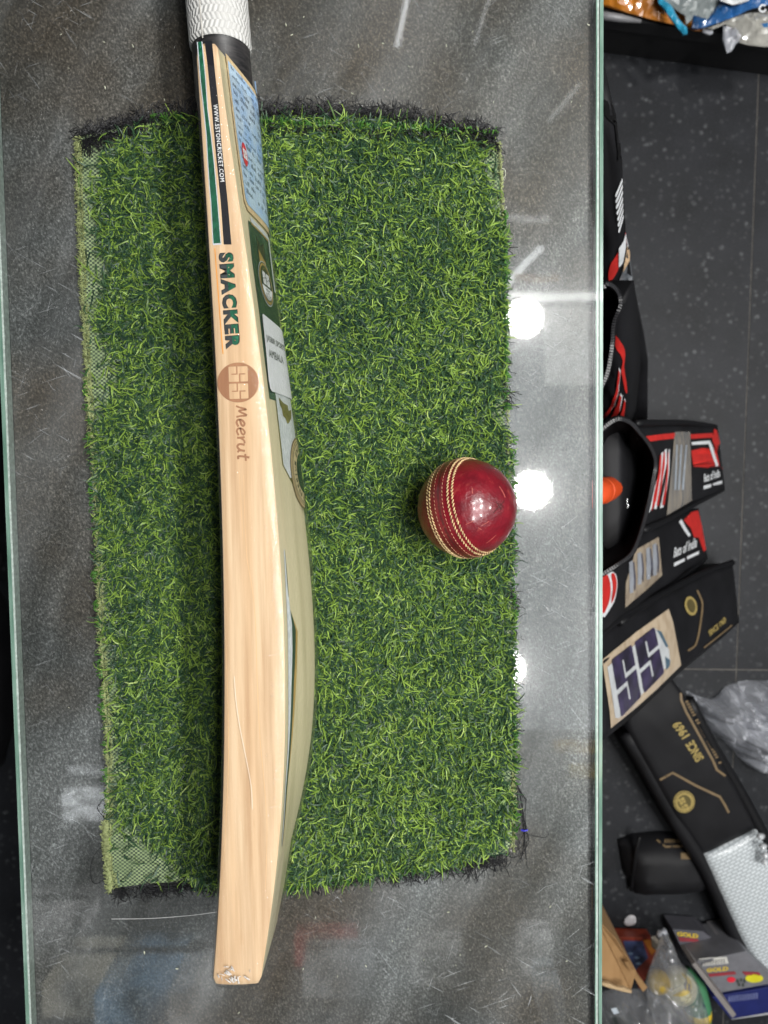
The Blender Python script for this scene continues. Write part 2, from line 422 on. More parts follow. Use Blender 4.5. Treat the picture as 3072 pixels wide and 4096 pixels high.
# merchandise high on the wall, with glow added to strengthen its soft reflections
def goods_glow(col):
    t = NT("goods_glow"); v = t.coord(); e = t.new('ShaderNodeEmission'); n = t.noise(v, 5, 4)
    t.link(t.ramp(n, [(.38, tuple(q * .06 for q in col)), (.50, tuple(q * .5 for q in col)), (.68, col)]), e.inputs[0]); e.inputs[1].default_value = 3.0
    t.link(e.outputs[0], t.out.inputs[0]); return t.m
def goods(name, label, cat, u0, v0, u1, v1, col, depth=.10, plane=-1.55, emis=None):
    d0, d1 = ray(u0, v0), ray(u1, v1)
    def hit(u, v):
        d = ray(u, v); d = Vector((d.x, d.y, -d.z)); C2 = Vector((0, 0, 2 * GZ - CZ))
        t = (plane - C2.y) / d.y; return C2 + d * t
    a, c = hit(u0, v0), hit(u1, v1)
    x0, x1 = sorted((a.x, c.x)); z0, z1 = sorted((a.z, c.z))
    s = 1 if plane < 0 else -1
    y0, y1 = sorted((plane + s * .002, plane + s * depth))
    t = thing(name, label, cat, ((x0 + x1) / 2, plane, z0))
    b = MB(); b.box((x0, y0, z0), (x1, y1, z1)); b.build("board", goods_glow(col), t)
    b = MB(); yy = (y1 + .002) if s > 0 else (y0 - .002); h = z1 - z0; b.box((x0, min(yy, yy - s * .001), z0 + h * .62), (x1, max(yy, yy - s * .001), z0 + h * .74)); b.build("glow_board_band", simple("band_dark", (0.05, 0.05, 0.06), 0.5), t)
goods("goods_glow_board", "added pale beige glow board on the wall, mirrored at the bottom left of the glass", "glowboard", 300, 3870, 480, 4070, (0.75, 0.72, 0.6))
goods("goods_glow_board", "added light blue glow board on the wall, mirrored left of the bat toe", "glowboard", 520, 3850, 760, 4110, (0.3, 0.5, 0.72))
goods("goods_glow_board", "added white glow board on the wall, mirrored just left of the bat toe", "glowboard", 790, 3820, 850, 4110, (0.8, 0.82, 0.82))
goods("goods_glow_board", "added grey white glow board on the wall, mirrored right of the bat toe", "glowboard", 1230, 3880, 1500, 3990, (0.55, 0.58, 0.6))
goods("goods_glow_board", "added red glow board on the wall, mirrored above the grey white one", "glowboard", 1190, 3815, 1430, 3868, (0.6, 0.07, 0.08))
goods("goods_glow_board", "added white glow board on the wall, mirrored at the lower right of the glass", "glowboard", 2060, 3800, 2220, 3900, (0.85, 0.85, 0.85))
goods("goods_glow_board", "added bluish white glow board on the wall, mirrored at the bottom right corner of the glass", "glowboard", 2130, 3960, 2260, 4120, (0.7, 0.78, 0.85))
goods("goods_glow_board", "added cream glow board on the wall, mirrored at the lower middle of the glass", "glowboard", 1640, 3850, 1860, 3940, (0.6, 0.62, 0.62))
goods("goods_glow_board", "added white glow board high on the left wall, mirrored below the turf corner", "glowboard", 130, 3640, 260, 3850, (0.7, 0.7, 0.7))
def cloudy(col, k):
    t = NT("cloudy_light"); v = t.coord((1, 1.8, 1)); e = t.new('ShaderNodeEmission')
    t.link(t.ramp(t.noise(v, 13, 4), [(.36, tuple(q * .12 for q in col)), (.52, tuple(q * .7 for q in col)), (.66, col)]), e.inputs[0]); e.inputs[1].default_value = k
    t.link(e.outputs[0], t.out.inputs[0]); return t.m
def ceiling_glow_board(u0, v0, u1, v1, col, label, z=2.9, em=0.0):
    a, c = mir(u0, v0, z), mir(u1, v1, z)
    t = thing("hanging_glow_board", label, "sign", ((a.x + c.x) / 2, (a.y + c.y) / 2, z))
    b = MB(); b.box((min(a.x, c.x), min(a.y, c.y), z), (max(a.x, c.x), max(a.y, c.y), z + .012))
    nm = "sign_" + "_".join(str(int(q * 99)) for q in col)
    b.build("board", cloudy(col, em * 1.2) if em else simple(nm, col, .5, .3, 14), t)
    for x in (a.x, c.x):
        b = MB(); b.tube([((x * .9 + (a.x + c.x) * .05), (a.y + c.y) / 2, z + .012), ((x * .9 + (a.x + c.x) * .05), (a.y + c.y) / 2, CE)], .002, 5); b.build("glow_board_hanger", WH, t)
ceiling_glow_board(2215, 2965, 2460, 3010, (0.9, 0.62, 0.18), "added glowing yellow board mirrored at the right of the glass, upper of two", 2.9, 1.5)  # added glow boards stand in for yellow products and orange shelf bits
ceiling_glow_board(2280, 3060, 2460, 3110, (0.85, 0.62, 0.12), "added glowing yellow board mirrored at the right of the glass, lower of two", 2.9, 1.3)
ceiling_glow_board(2060, 1096, 2235, 1124, (0.95, 0.62, 0.36), "added glowing orange board mirrored above the bright bar", 2.9, 1.8)
ceiling_glow_board(245, 3155, 440, 3285, (0.92, 0.97, 1.0), "lit white lightbox mirrored at the left beside the turf corner", 2.9, 5.0)
ceiling_glow_board(270, 3070, 440, 3095, (0.92, 0.97, 1.0), "slim lit white lightbox mirrored above the larger one at left", 2.9, 3.5)
ceiling_glow_board(2035, 860, 2200, 885, (0.95, 0.97, 1.0), "slim lit white lightbox mirrored above the orange board", 2.9, 3.5)

# ------------------------------------------------------------------ turf mat
mat_px = [(312, 545), (316, 700), (320, 868), (335, 1200), (352, 1500), (366, 1726), (384, 1907), (398, 2268), (404, 2494), (418, 2708), (434, 2980), (438, 3251), (430, 3360), (436, 3468), (461, 3552),
          (580, 3535), (705, 3528), (868, 3544), (985, 3552), (1108, 3550), (1300, 3530), (1542, 3494), (1814, 3450), (2021, 3414), (2053, 3363), (2054, 3150), (2053, 2964), (2050, 2611), (2038, 2435), (2044, 2259), (2040, 2000),
          (2016, 1640), (2014, 1446), (2014, 1147), (2011, 849), (1999, 700), (1994, 569), (1864, 530), (1671, 496), (1382, 468), (1045, 466), (792, 466), (650, 478), (542, 492), (400, 512)]
MATZ = GZ + 0.0025
matw = [px(u, v, MATZ) for u, v in mat_px]
turf = thing("turf_mat", "green artificial turf mat with frayed black ends on the glass", "turf mat", tuple(px(1180, 2020, GZ)))
def weave_mat():
    t = NT("woven_backing"); v = t.coord()
    ch = t.new('ShaderNodeTexChecker'); ch.inputs['Scale'].default_value = 540
    ch.inputs[1].default_value = (0.33, 0.42, 0.21, 1); ch.inputs[2].default_value = (0.030, 0.042, 0.036, 1)
    mp = t.coord((1, 1.25, 0.0001)); t.link(mp, ch.inputs[0])
    t.base(t.mix(t.ramp(t.noise(v, 90), [(0.35, (0.1, 0.1, 0.1)), (0.75, (0.85, 0.85, 0.85))]), ch.outputs[0], (0.10, 0.15, 0.07)))
    t.set(Roughness=0.7); t.bump(ch.outputs[1], 0.6, 0.0005); return t.m
v2, f2 = fill([(p.x, p.y) for p in matw], 0.02)
nb = len(v2)
bo = {}
for q in f2:
    for i in range(3):
        e = (q[i], q[(i + 1) % 3])
        if (e[1], e[0]) in bo: del bo[(e[1], e[0])]
        else: bo[e] = 1
mesh("backing", [(x, y, MATZ) for x, y in v2] + [(x, y, GZ + .0004) for x, y in v2],
     f2 + [tuple(i + nb for i in q[::-1]) for q in f2] + [(b_, a_, a_ + nb, b_ + nb) for a_, b_ in bo], weave_mat(), turf)

# bat placement is needed to leave its footprint free of grass
ZB = GZ + 0.006; ZT = ZB + 0.108; ZM = (ZB + ZT) / 2
facepx = [(777, 154), (788, 300), (798, 463), (814.6, 687), (826.6, 935), (839, 1116), (852, 1315), (859, 1496), (862, 1581), (874.8, 1798), (884, 2015), (887, 2196), (890, 2453), (893, 2634), (895, 2742), (893, 2900), (888, 3000), (886, 3226), (879, 3452), (870, 3633), (856.5, 3814), (846.6, 3927)]
edgepx = [(867, 159), (899.5, 362), (925, 579), (943, 759), (967.6, 881), (985.7, 1007), (1007, 1152), (1022, 1279), (1043.6, 1423), (1057, 1563), (1075.5, 1689), (1092, 1852), (1106, 2033), (1115, 2196), (1123.7, 2272), (1134.5, 2453), (1139, 2670), (1140, 2815), (1140, 2996), (1132, 3158), (1123, 3316), (1112, 3452), (1096, 3565), (1080, 3656), (1067, 3769), (1042, 3940)]
spinepx = [(1013, 311), (1026, 452), (1040.6, 597), (1057, 796), (1070.7, 953), (1094, 1152), (1108.7, 1242), (1128.6, 1387), (1143, 1496), (1157, 1617), (1180, 1743), (1195, 1870), (1209, 1979), (1224, 2105), (1231, 2196), (1248, 2381), (1255, 2525), (1258, 2670), (1256, 2815), (1248, 2923), (1235, 3000), (1227, 3090), (1207, 3194), (1184, 3294), (1157, 3384), (1125, 3475), (1107, 3542)]
def curve(pts, z, deg, extra=()):
    P = [px(u, v, z) for u, v in pts]; A = [(p.y, p.x) for p in P] + list(extra)
    A.sort(); A = np.array(A); m, s = A[:, 0].mean(), A[:, 0].std()
    c = np.polyfit((A[:, 0] - m) / s, A[:, 1], deg)
    return lambda y: float(np.polyval(c, (y - m) / s))
xF = curve(facepx, ZT, 5); xB = curve(edgepx, ZT, 6)
YT = px(865, 156, ZT).y; Y0 = px(935, 3940, ZT).y
xS_ = curve(spinepx, ZM, 7, [(Y0, xB(Y0) + .0015), (Y0 + .015, xB(Y0 + .015) + .002), (Y0 + .03, xB(Y0 + .03) + .003)])
xS = lambda y: max(xS_(y), xB(y) + 0.001)

U0 = turf.location
BALL_R = 0.0357
ballc = px(1867, 2032, GZ + 0.0045 + BALL_R)
# project helper (world -> photo pixel), only to decide where the pile is worn thin
def topx(P):
    d = P - np.array(CAM); c = np.stack([d @ np.array((_X.x, _Y.x, _Z.x)), d @ np.array((_X.y, _Y.y, _Z.y)), d @ np.array((_X.z, _Y.z, _Z.z))], -1)
    return CU + F * c[:, 0] / c[:, 2], CV + F * c[:, 1] / c[:, 2]
MP = np.array(mat_px)
def roots(n, margin):
    lo = np.min([[p.x, p.y] for p in matw], 0); hi = np.max([[p.x, p.y] for p in matw], 0)
    X = rng.uniform(lo[0], hi[0], n); Y = rng.uniform(lo[1], hi[1], n)
    m = inside([(p.x, p.y) for p in matw], X, Y)
    X, Y = X[m], Y[m]
    u, v = topx(np.stack([X, Y, np.full_like(X, MATZ)], -1))
    le = np.interp(v, [545, 868, 1500, 1907, 2494, 2980, 3251, 3360, 3552], [312, 320, 352, 384, 404, 434, 438, 430, 455])
    wv = np.interp(v, [540, 560, 640, 700, 800, 960, 1100, 1250, 1330, 1420, 1500, 1580, 1640, 1720, 2000, 2380, 2420, 2470, 2580, 2610, 2680, 2780, 2900, 3020, 3080, 3130, 3200, 3290, 3330, 3400, 3470, 3570],
                      [260, 150, 95, 85, 60, 80, 95, 62, 70, 105, 130, 100, 55, 22, 14, 30, 75, 30, 40, 95, 30, 60, 40, 75, 90, 34, 30, 55, 130, 190, 270, 300])
    noise_ = rng.normal(0, 14, u.shape)
    wv = wv * 1.25; thin = np.clip((u - le + noise_) / np.maximum(wv, 1), 0, 1)
    keep = rng.uniform(0, 1, u.shape) < np.where(thin < 1, 0.02 + 0.22 * thin ** 3, 1)
    re = np.interp(v, [569, 700, 849, 1147, 1446, 1640, 2000, 2259, 2435, 2611, 2964, 3363], [1994, 1999, 2011, 2014, 2014, 2016, 2040, 2044, 2038, 2050, 2053, 2053])
    wr = np.interp(v, [560, 620, 720, 830, 900, 1560, 1600, 1680, 1720, 3060, 3080, 3130, 3160, 3340, 3420], [110, 80, 80, 60, 12, 12, 50, 50, 12, 12, 60, 60, 20, 40, 110])
    rr = np.clip((re - u + noise_ * .6) / np.maximum(wr, 1), 0, 1)
    keep &= rng.uniform(0, 1, u.shape) < np.where(rr < 1, 0.05 + 0.3 * rr ** 3, 1)
    br = (v > 3370) & (u > 1840) & (v + (u - 1840) * .25 > 3420); keep &= ~(br & (rng.uniform(0, 1, u.shape) < .8))
    te = np.interp(u, [312, 542, 792, 1382, 1671, 1994], [545, 492, 466, 468, 496, 560]) ; keep &= v > te + rng.uniform(0, 22, u.shape)
    be = np.interp(u, [461, 705, 985, 1108, 1542, 1814, 2021], [3552, 3528, 3552, 3550, 3494, 3450, 3414]); keep &= v < be - rng.uniform(-6, 24, u.shape)
    fx = np.array([xF(t) for t in np.linspace(Y0, YT, 60)]); bx_ = np.array([xB(t) for t in np.linspace(Y0, YT, 60)]); yy = np.linspace(Y0, YT, 60)
    under = (X > np.interp(Y, yy, fx) - .001) & (X < np.interp(Y, yy, bx_) + .001) & (Y > Y0)
    keep &= ~under & (np.hypot(X - ballc.x, Y - ballc.y) > 0.014)
    return X[keep], Y[keep]
def blades(n, L, w, tilt, tip, kinds, lean, name, mat, lift=0.0):
    X, Y = roots(n, 0); n = len(X); S = 5
    Ln = rng.uniform(*L, n) * np.where(rng.uniform(0, 1, n) < .06, 1.4, 1.0); az = rng.uniform(0, 2 * np.pi, n)
    az = np.where(rng.uniform(0, 1, n) < .3, lean + rng.normal(0, .8, n), az)
    t0 = rng.uniform(*tilt, n); t1 = rng.uniform(*tip, n); curl = rng.normal(0, 1.4, n)
    P = np.zeros((n, S + 1, 3)); P[:, 0] = np.stack([X, Y, np.full(n, MATZ)], -1); T = np.zeros((n, S + 1, 3))
    for k in range(S + 1):
        t = k / S; th = t0 + (t1 - t0) * t ** .8; a = az + curl * t * t
        T[:, k] = np.stack([np.sin(th) * np.cos(a), np.sin(th) * np.sin(a), np.cos(th)], -1)
        if k: P[:, k] = P[:, k - 1] + T[:, k - 1] * (Ln / S)[:, None]
    P[:, :, 2] = np.maximum(P[:, :, 2], MATZ + .0004 + rng.uniform(0, .002, n)[:, None] + lift)
    # keep out of bat and ball
    yy = np.linspace(Y0, YT, 60); fx = np.array([xF(t) for t in yy]); bx_ = np.array([xS(t) for t in yy])
    for k in range(1, S + 1):
        lx = np.interp(P[:, k, 1], yy, fx); rx = np.interp(P[:, k, 1], yy, np.array([xB(t) for t in yy]))
        ins = (P[:, k, 0] > lx - .0005) & (P[:, k, 0] < rx + .0005) & (P[:, k, 1] > Y0 - .001) & (P[:, k, 2] > ZB - .0005)
        P[ins, k, 2] = ZB - .001
        d = P[:, k] - np.array(ballc); r = np.linalg.norm(d, axis=1); q = r < BALL_R + .0006
        P[q, k] = np.array(ballc) + d[q] / r[q][:, None] * (BALL_R + .0008)
    side = np.cross(T, np.array([0, 0, 1.0])); side /= np.maximum(np.linalg.norm(side, axis=2, keepdims=True), 1e-6)
    up = np.cross(side, T); roll = rng.uniform(-.9, .9, n)[:, None, None]
    sd = side * np.cos(roll) + up * np.sin(roll)
    tt = np.linspace(0, 1, S + 1)[None, :, None]; ww = rng.uniform(*w, n)[:, None, None] * (1 - .72 * tt ** 2.2) * .5
    V = np.concatenate([P + sd * ww, P - sd * ww], 1)          # n, 2(S+1), 3
    V[:, :, 2] = np.maximum(V[:, :, 2], MATZ + .0002)
    V -= np.array(U0)
    fi = []
    for k in range(S): fi.append([k, S + 1 + k, S + 2 + k, k + 1])
    fi = np.array(fi)[None] + (np.arange(n) * 2 * (S + 1))[:, None, None]
    fi = fi.reshape(-1, 4)
    me = bpy.data.meshes.new(name); me.vertices.add(n * 2 * (S + 1)); me.vertices.foreach_set('co', V.ravel().astype(np.float32))
    me.loops.add(fi.size); me.loops.foreach_set('vertex_index', fi.ravel().astype(np.int32))
    me.polygons.add(len(fi)); me.polygons.foreach_set('loop_start', np.arange(0, fi.size, 4, dtype=np.int32)); me.polygons.foreach_set('loop_total', np.full(len(fi), 4, np.int32))
    me.polygons.foreach_set('use_smooth', np.ones(len(fi), bool))
    at = me.attributes.new('tint', 'FLOAT', 'POINT'); at.data.foreach_set('value', np.repeat(np.clip(kinds(n) + .05 * np.sin(X * 41 + 2.2 * np.sin(Y * 17)) * np.sin(Y * 29 + 1.3) - .03, 0, 1), 2 * (S + 1)).astype(np.float32))
    me.update(calc_edges=True); me.materials.append(mat)
    o = bpy.data.objects.new(name, me); COL.objects.link(o); o.parent = turf; o['kind'] = 'stuff'; return o
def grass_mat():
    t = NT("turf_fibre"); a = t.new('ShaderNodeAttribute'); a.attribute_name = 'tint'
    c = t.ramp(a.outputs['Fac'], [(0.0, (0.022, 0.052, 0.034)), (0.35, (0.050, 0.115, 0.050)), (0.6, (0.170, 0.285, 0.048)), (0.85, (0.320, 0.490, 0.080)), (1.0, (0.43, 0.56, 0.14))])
    t.base(c); t.set(Roughness=0.42, Specular_IOR_Level=0.4)
    tl = t.new('ShaderNodeBsdfTranslucent'); t.link(c, tl.inputs[0])
    ms = t.new('ShaderNodeMixShader'); ms.inputs[0].default_value = 0.22
    t.link(t.b.outputs[0], ms.inputs[1]); t.link(tl.outputs[0], ms.inputs[2]); t.link(ms.outputs[0], t.out.inputs[0]); return t.m
GM = grass_mat()
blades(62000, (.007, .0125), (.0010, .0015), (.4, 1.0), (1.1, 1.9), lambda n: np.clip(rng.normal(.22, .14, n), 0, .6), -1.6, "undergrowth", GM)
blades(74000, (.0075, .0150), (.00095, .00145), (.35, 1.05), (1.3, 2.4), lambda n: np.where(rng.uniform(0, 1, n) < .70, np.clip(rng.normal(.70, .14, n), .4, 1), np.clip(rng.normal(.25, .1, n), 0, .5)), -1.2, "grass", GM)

# frayed threads along the mat
def threads(name, mat, spans, parent, r=.00022, dens=1.0, lng=1.0):
    m = MB()
    for (p0, p1, n, out, lr, zr, spread) in spans:
        for _ in range(int(n * dens)):
            t = random.random(); u = p0[0] + (p1[0] - p0[0]) * t; v = p0[1] + (p1[1] - p0[1]) * t
            p = px(u, v, MATZ + random.uniform(0, .002)); L = random.uniform(*lr) * lng
            a = math.atan2(out[1], out[0]) + random.gauss(0, spread); k = random.gauss(0, 1.2)
            pts = [p]; zz = p.z; h = random.uniform(*zr)
            N = 5
            for i in range(1, N + 1):
                s = i / N; aa = a + k * s + random.gauss(0, .25)
                q = pts[-1] + Vector((math.cos(aa), math.sin(aa), 0)) * (L / N)
                q.z = max(GZ + .0008, p.z + h * math.sin(min(1, s * 1.1) * math.pi)); pts.append(q)
            m.tube(pts, r * random.uniform(.7, 1.5), 3, False)
    o = m.build(name, mat, parent); o['kind'] = 'stuff'; return o
BT = simple("black_thread", (0.012, 0.012, 0.014), 0.6)
up, dn, lf, rt = (0, 1), (0, -1), (-1, 0), (1, 0)
threads("frayed_thread", BT, [
    ((320, 545), (545, 494), 420, up, (.003, .009), (0, .004), .9), ((545, 494), (800, 468), 330, up, (.004, .013), (0, .006), .7),
    ((980, 468), (1390, 470), 620, up, (.004, .014), (0, .007), .7), ((1390, 470), (1680, 498), 420, up, (.004, .014), (0, .007), .7),
    ((1680, 498), (1990, 560), 420, up, (.004, .013), (0, .006), .7), ((1860, 540), (1995, 575), 130, dn, (.003, .009), (0, .004), .9),
    ((330, 560), (560, 505), 380, dn, (.004, .011), (.001, .004), .9), ((560, 490), (1990, 540), 700, dn, (.004, .011), (.002, .008), .9),
    ((455, 3555), (720, 3530), 330, dn, (.004, .012), (0, .003), .6), ((720, 3530), (880, 3545), 200, dn, (.003, .008), (0, .003), .6),
    ((1100, 3550), (1550, 3495), 380, dn, (.003, .009), (0, .003), .7), ((1550, 3495), (1830, 3450), 330, dn, (.004, .012), (0, .003), .6), ((1830, 3450), (2040, 3410), 260, dn, (.004, .016), (0, .003), .6),
    ((2046, 2380), (2050, 2420), 60, up, (.002, .009), (0, .003), 1.2), ((2016, 1560), (2018, 1600), 40, rt, (.003, .012), (0, .003), 1.0),
    ((2012, 900), (2016, 1640), 60, rt, (.004, .009), (0, .003), .6), ((2046, 1750), (2053, 3050), 70, rt, (.004, .009), (0, .003), .7)], turf, .00027, .42, 1.35)
YT_ = simple("pale_yarn", (0.27, 0.31, 0.13), 0.7, 0.5, 300)
threads("selvage_yarn", YT_, [((mat_px[i]), (mat_px[i + 1]), int(abs(mat_px[i + 1][1] - mat_px[i][1]) * .55), lf, (.0015, .0050), (0, .0015), .8) for i in range(0, 14)] +
    [((mat_px[i][0] + 12, mat_px[i][1]), (mat_px[i + 1][0] + 12, mat_px[i + 1][1]), int(abs(mat_px[i + 1][1] - mat_px[i][1]) * .45), lf, (.001, .003), (0, .0015), 1.2) for i in range(0, 14)] +
    [((430, 3300), (450, 3560), 420, lf, (.003, .007), (0, .002), .5)] +
    [((1996, 570), (2008, 840), 200, rt, (.001, .003), (0, .001), 1.2), ((2050, 3050), (2052, 3400), 260, rt, (.001, .004), (0, .001), 1.0), ((2010, 850), (2046, 2300), 420, rt, (.0008, .0025), (0, .001), 1.2)], turf, .0003)
threads("loose_blade", simple("loose_green", (0.06, 0.17, 0.025), .5), [((2012, 850), (2018, 1640), 170, rt, (.002, .007), (.001, .004), .7), ((2042, 1750), (2054, 3350), 240, rt, (.002, .007), (.001, .004), .7), ((350, 1500), (440, 3250), 110, lf, (.002, .007), (.001, .004), .7), ((1110, 3545), (1820, 3448), 160, dn, (.002, .008), (.001, .003), .6), ((600, 480), (1990, 545), 240, up, (.002, .008), (.002, .006), .6)], turf, .0005)
def strand(pts, r, mat, name="loose_thread", z=GZ + .001):
    m = MB(); m.tube([px(*p, z + (i % 3) * .0006) for i, p in enumerate(smoothpoly(pts, 5, False))], r, 4); return m.build(name, mat, turf)
strand([(430, 3380), (395, 3398), (368, 3440), (362, 3490), (370, 3528), (395, 3532), (432, 3508)], .00028, BT)
strand([(440, 3282), (415, 3266), (392, 3240), (393, 3222), (406, 3208)], .00028, BT)
for k in range(9):
    u = 2052 + k * 6 + random.uniform(-3, 3); e = 2096 + random.uniform(-10, 10)
    strand([(2045 + k, 3070 + k * 6), (u, 3130 + k * 8), (u + 6, 3200), (e - 4, 3285), (e, 3315), (2098 + random.uniform(-22, 18), 3350 + k * 6), (2080 + random.uniform(-40, 30), 3400 + k * 9)], .00024, BT)
strand([(2104, 3335), (2140, 3345), (2180, 3350), (2195, 3335)], .0002, BT)
m = MB(); m.tube([px(2084, 3320, GZ + .002), px(2098, 3323, GZ + .003), px(2110, 3320, GZ + .002)], .0009, 5); m.build("blue_tie", simple("blue_tie", (0.03, 0.03, 0.4), .5), turf)
strand([(1998, 700), (2012, 712), (2022, 700), (2018, 678), (2006, 676), (2000, 690), (2010, 706), (2016, 720)], .00035, simple("white_yarn", (0.6, 0.62, 0.5), .7))
strand([(2008, 830), (2020, 838), (2026, 826)], .0003, simple("white_yarn", (0.6, 0.62, 0.5), .7))
m = MB()
for k in range(70):
    u, v = random.uniform(60, 2380), random.choice((random.uniform(20, 430), random.uniform(3560, 4080), random.uniform(20, 4080)))
    if k < 12: u, v = ((1350, 3905), (1262, 3670), (1840, 3820), (1695, 3840), (1880, 3800), (420, 350), (1410, 375), (560, 2735), (275, 2830), (1570, 3765), (980, 430), (2010, 3880))[k]
    elif 300 < u < 2070 and 440 < v < 3570: continue
    r = random.uniform(.0003, .0009); p = px(u, v, GZ + .0006); d = Vector((random.gauss(0, 1), random.gauss(0, 1), 0)).normalized()
    m.tube([p - d * r * 1.6, p, p + d * r * 1.4 + Vector((0, 0, r * .3))], [r * .4, r * .7, r * .3], 5)
cr = m.build("crumbs", simple("pale_crumb", (.42, .43, .33), .8, .5, 900), None); cr['kind'] = 'stuff'; cr['label'] = 'pale crumbs and specks scattered over the glass sheet'; cr['category'] = 'crumbs'
m = MB(); m.tube([px(*p, GZ + .0005) for p in smoothpoly([(446, 3676), (600, 3674), (760, 3662), (868, 3648)], 5, False)], .00022, 4)
tag(m.build("white_fibre", simple("white_fibre", (.6, .6, .6), .6)), "long fine white fibre lying on the glass left of the bat toe", "fibre")

# ------------------------------------------------------------------ cricket bat
bat = thing("cricket_bat", "pale wooden cricket bat in clear wrap standing on its edge across the turf", "cricket bat", tuple(px(1000, 2040, ZB)))
def section(y, e=0.0):
    """ring of (x, z) round the blade at y, shrunk by e"""
    f, b_, s = xF(y) + e, xB(y) - e, xS(y) - e; zt, zb = ZT - e, ZB + e; zm = ZM
    up_ = [(f, zt - .0022), (f + .0007, zt - .0007), (f + .0022, zt)]
    up_ += [(f + .0022 + (b_ - f - .0042) * k / 8, zt + .0002 * math.sin(math.pi * k / 8)) for k in range(1, 8)]
    up_ += [(b_ - .0009, zt), (b_ - .0002, zt - .0003), (b_, zt - .0018)]
    n = 13
    for k in range(1, n + 1):
        q = k / n; gq = 1.12 * q - .12 * q ** 6
        up_.append((b_ + (s - b_) * gq, zt - .0018 - q * (zt - .0018 - zm)))
    ring = up_ + [(x, 2 * zm - z) for x, z in reversed(up_[:-1])]
    for k in range(1, 6): ring.append((f - .0012 * math.sin(math.pi * k / 6), zb + .0022 + (zt - zb - .0044) * k / 6))
    return ring
def loft(name, stations, secf, mat, parent, cap=True, smooth=True):
    V = []; Fc = []; n = None
    for s in stations:
        r = secf(s); n = len(r); V += r
    for i in range(len(stations) - 1):
        for k in range(n):
            k2 = (k + 1) % n
            Fc.append((i * n + k, (i + 1) * n + k, (i + 1) * n + k2, i * n + k2))
    if cap: Fc.append(tuple(range(n))); Fc.append(tuple((len(stations) - 1) * n + k for k in range(n))[::-1])
    o = mesh(name, V, Fc, mat, parent, smooth)
    bm = bmesh.new(); bm.from_mesh(o.data); bmesh.ops.recalc_face_normals(bm, faces=bm.faces[:])
    top = max(bm.faces, key=lambda q: q.calc_center_median().z)
    if top.normal.z < 0: bmesh.ops.reverse_faces(bm, faces=bm.faces[:])
    bm.to_mesh(o.data); bm.free(); return o
def wood_mat():
    t = NT("pale_willow"); v = t.coord()
    st = t.noise(t.coord((1, 0.035, 1)), 220, 5, 0.6)
    wd = t.noise(t.coord((1, 0.06, 1)), 42, 3, 0.5)
    c = t.ramp(wd, [(0.30, (0.65, 0.435, 0.25)), (0.48, (0.715, 0.525, 0.335)), (0.62, (0.68, 0.465, 0.275)), (0.75, (0.73, 0.55, 0.365))])
    c = t.mix(0.48, c, t.ramp(st, [(0.35, (0.55, 0.40, 0.28)), (0.6, (1, 1, 1))]), 'MULTIPLY')
    fig = t.ramp(t.noise(t.coord((1, 0.09, 1)), 75, 6, 0.7), [(0.60, (0, 0, 0)), (0.74, (0.5, 0.5, 0.5))])
    c = t.mix(fig, c, (0.50, 0.25, 0.10))
    t.base(c); t.set(Roughness=0.5); t.bump(st, 0.12, 0.0004); return t.m
WM = wood_mat()
ys = [Y0 + (YT - Y0) * k / 110 for k in range(111)]
st = [(Y0 - .0012, .006), (Y0 - .0008, .0035), (Y0 + .0006, .0014)] + [(y, 0) for y in ys[1:-2]] + [(YT - .004, .0005), (YT - .0015, .002), (YT, .0048)]
def toe(y, x):   # the toe is slightly rounded across the edge
    if y < Y0 + .006:
        c = (xF(Y0) + xB(Y0)) / 2; return -.0012 * (1 - ((x - c) / .02) ** 2)
    return 0
blade = loft("blade", st, lambda s: [(x, s[0] + toe(s[0], x), z) for x, z in section(*s)], WM, bat)
BW = NT("green_bounce_willow"); vv = BW.coord((1, .06, 1)); BW.base(BW.ramp(BW.noise(vv, 60, 4), [(.3, (.49, .435, .265)), (.5, (.615, .55, .35)), (.7, (.66, .59, .39))])); BW.set(Roughness=.45)  # green bounce from the turf painted into the wood of the back
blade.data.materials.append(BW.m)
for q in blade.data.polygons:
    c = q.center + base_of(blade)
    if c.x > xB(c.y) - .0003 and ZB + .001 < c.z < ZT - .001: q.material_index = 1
blade.data.set_sharp_from_angle(angle=R(28))
bb = bvh_of(blade)
def X_of(y, z):
    zz = z if z > ZM else 2 * ZM - z
    q = min(max((ZT - .0018 - zz) / (ZT - .0018 - ZM), 0), 1); gq = 1.12 * q - .12 * q ** 6
    return xB(y) + (xS(y) - xB(y)) * gq
def Bk(off):
    def p(y, z):
        e = 1e-4
        dxy = (X_of(y + e, z) - X_of(y - e, z)) / (2 * e); dxz = (X_of(y, z + e) - X_of(y, z - e)) / (2 * e)
        n = Vector((1, -dxy, -dxz)).normalized()
        return Vector((X_of(y, z), y, z)) + n * off
    return p
def S(u, v):
    loc, nrm, i, d = bb.ray_cast(CAM, ray(u, v).normalized())
    if loc is None: loc = bb.find_nearest(px(u, v, ZM))[0]
    return (loc.y, loc.z)
def yz(*pts): return [S(*p) for p in pts]
E = lambda off: (lambda u, v: px(u, v, ZT + .0002 + off))

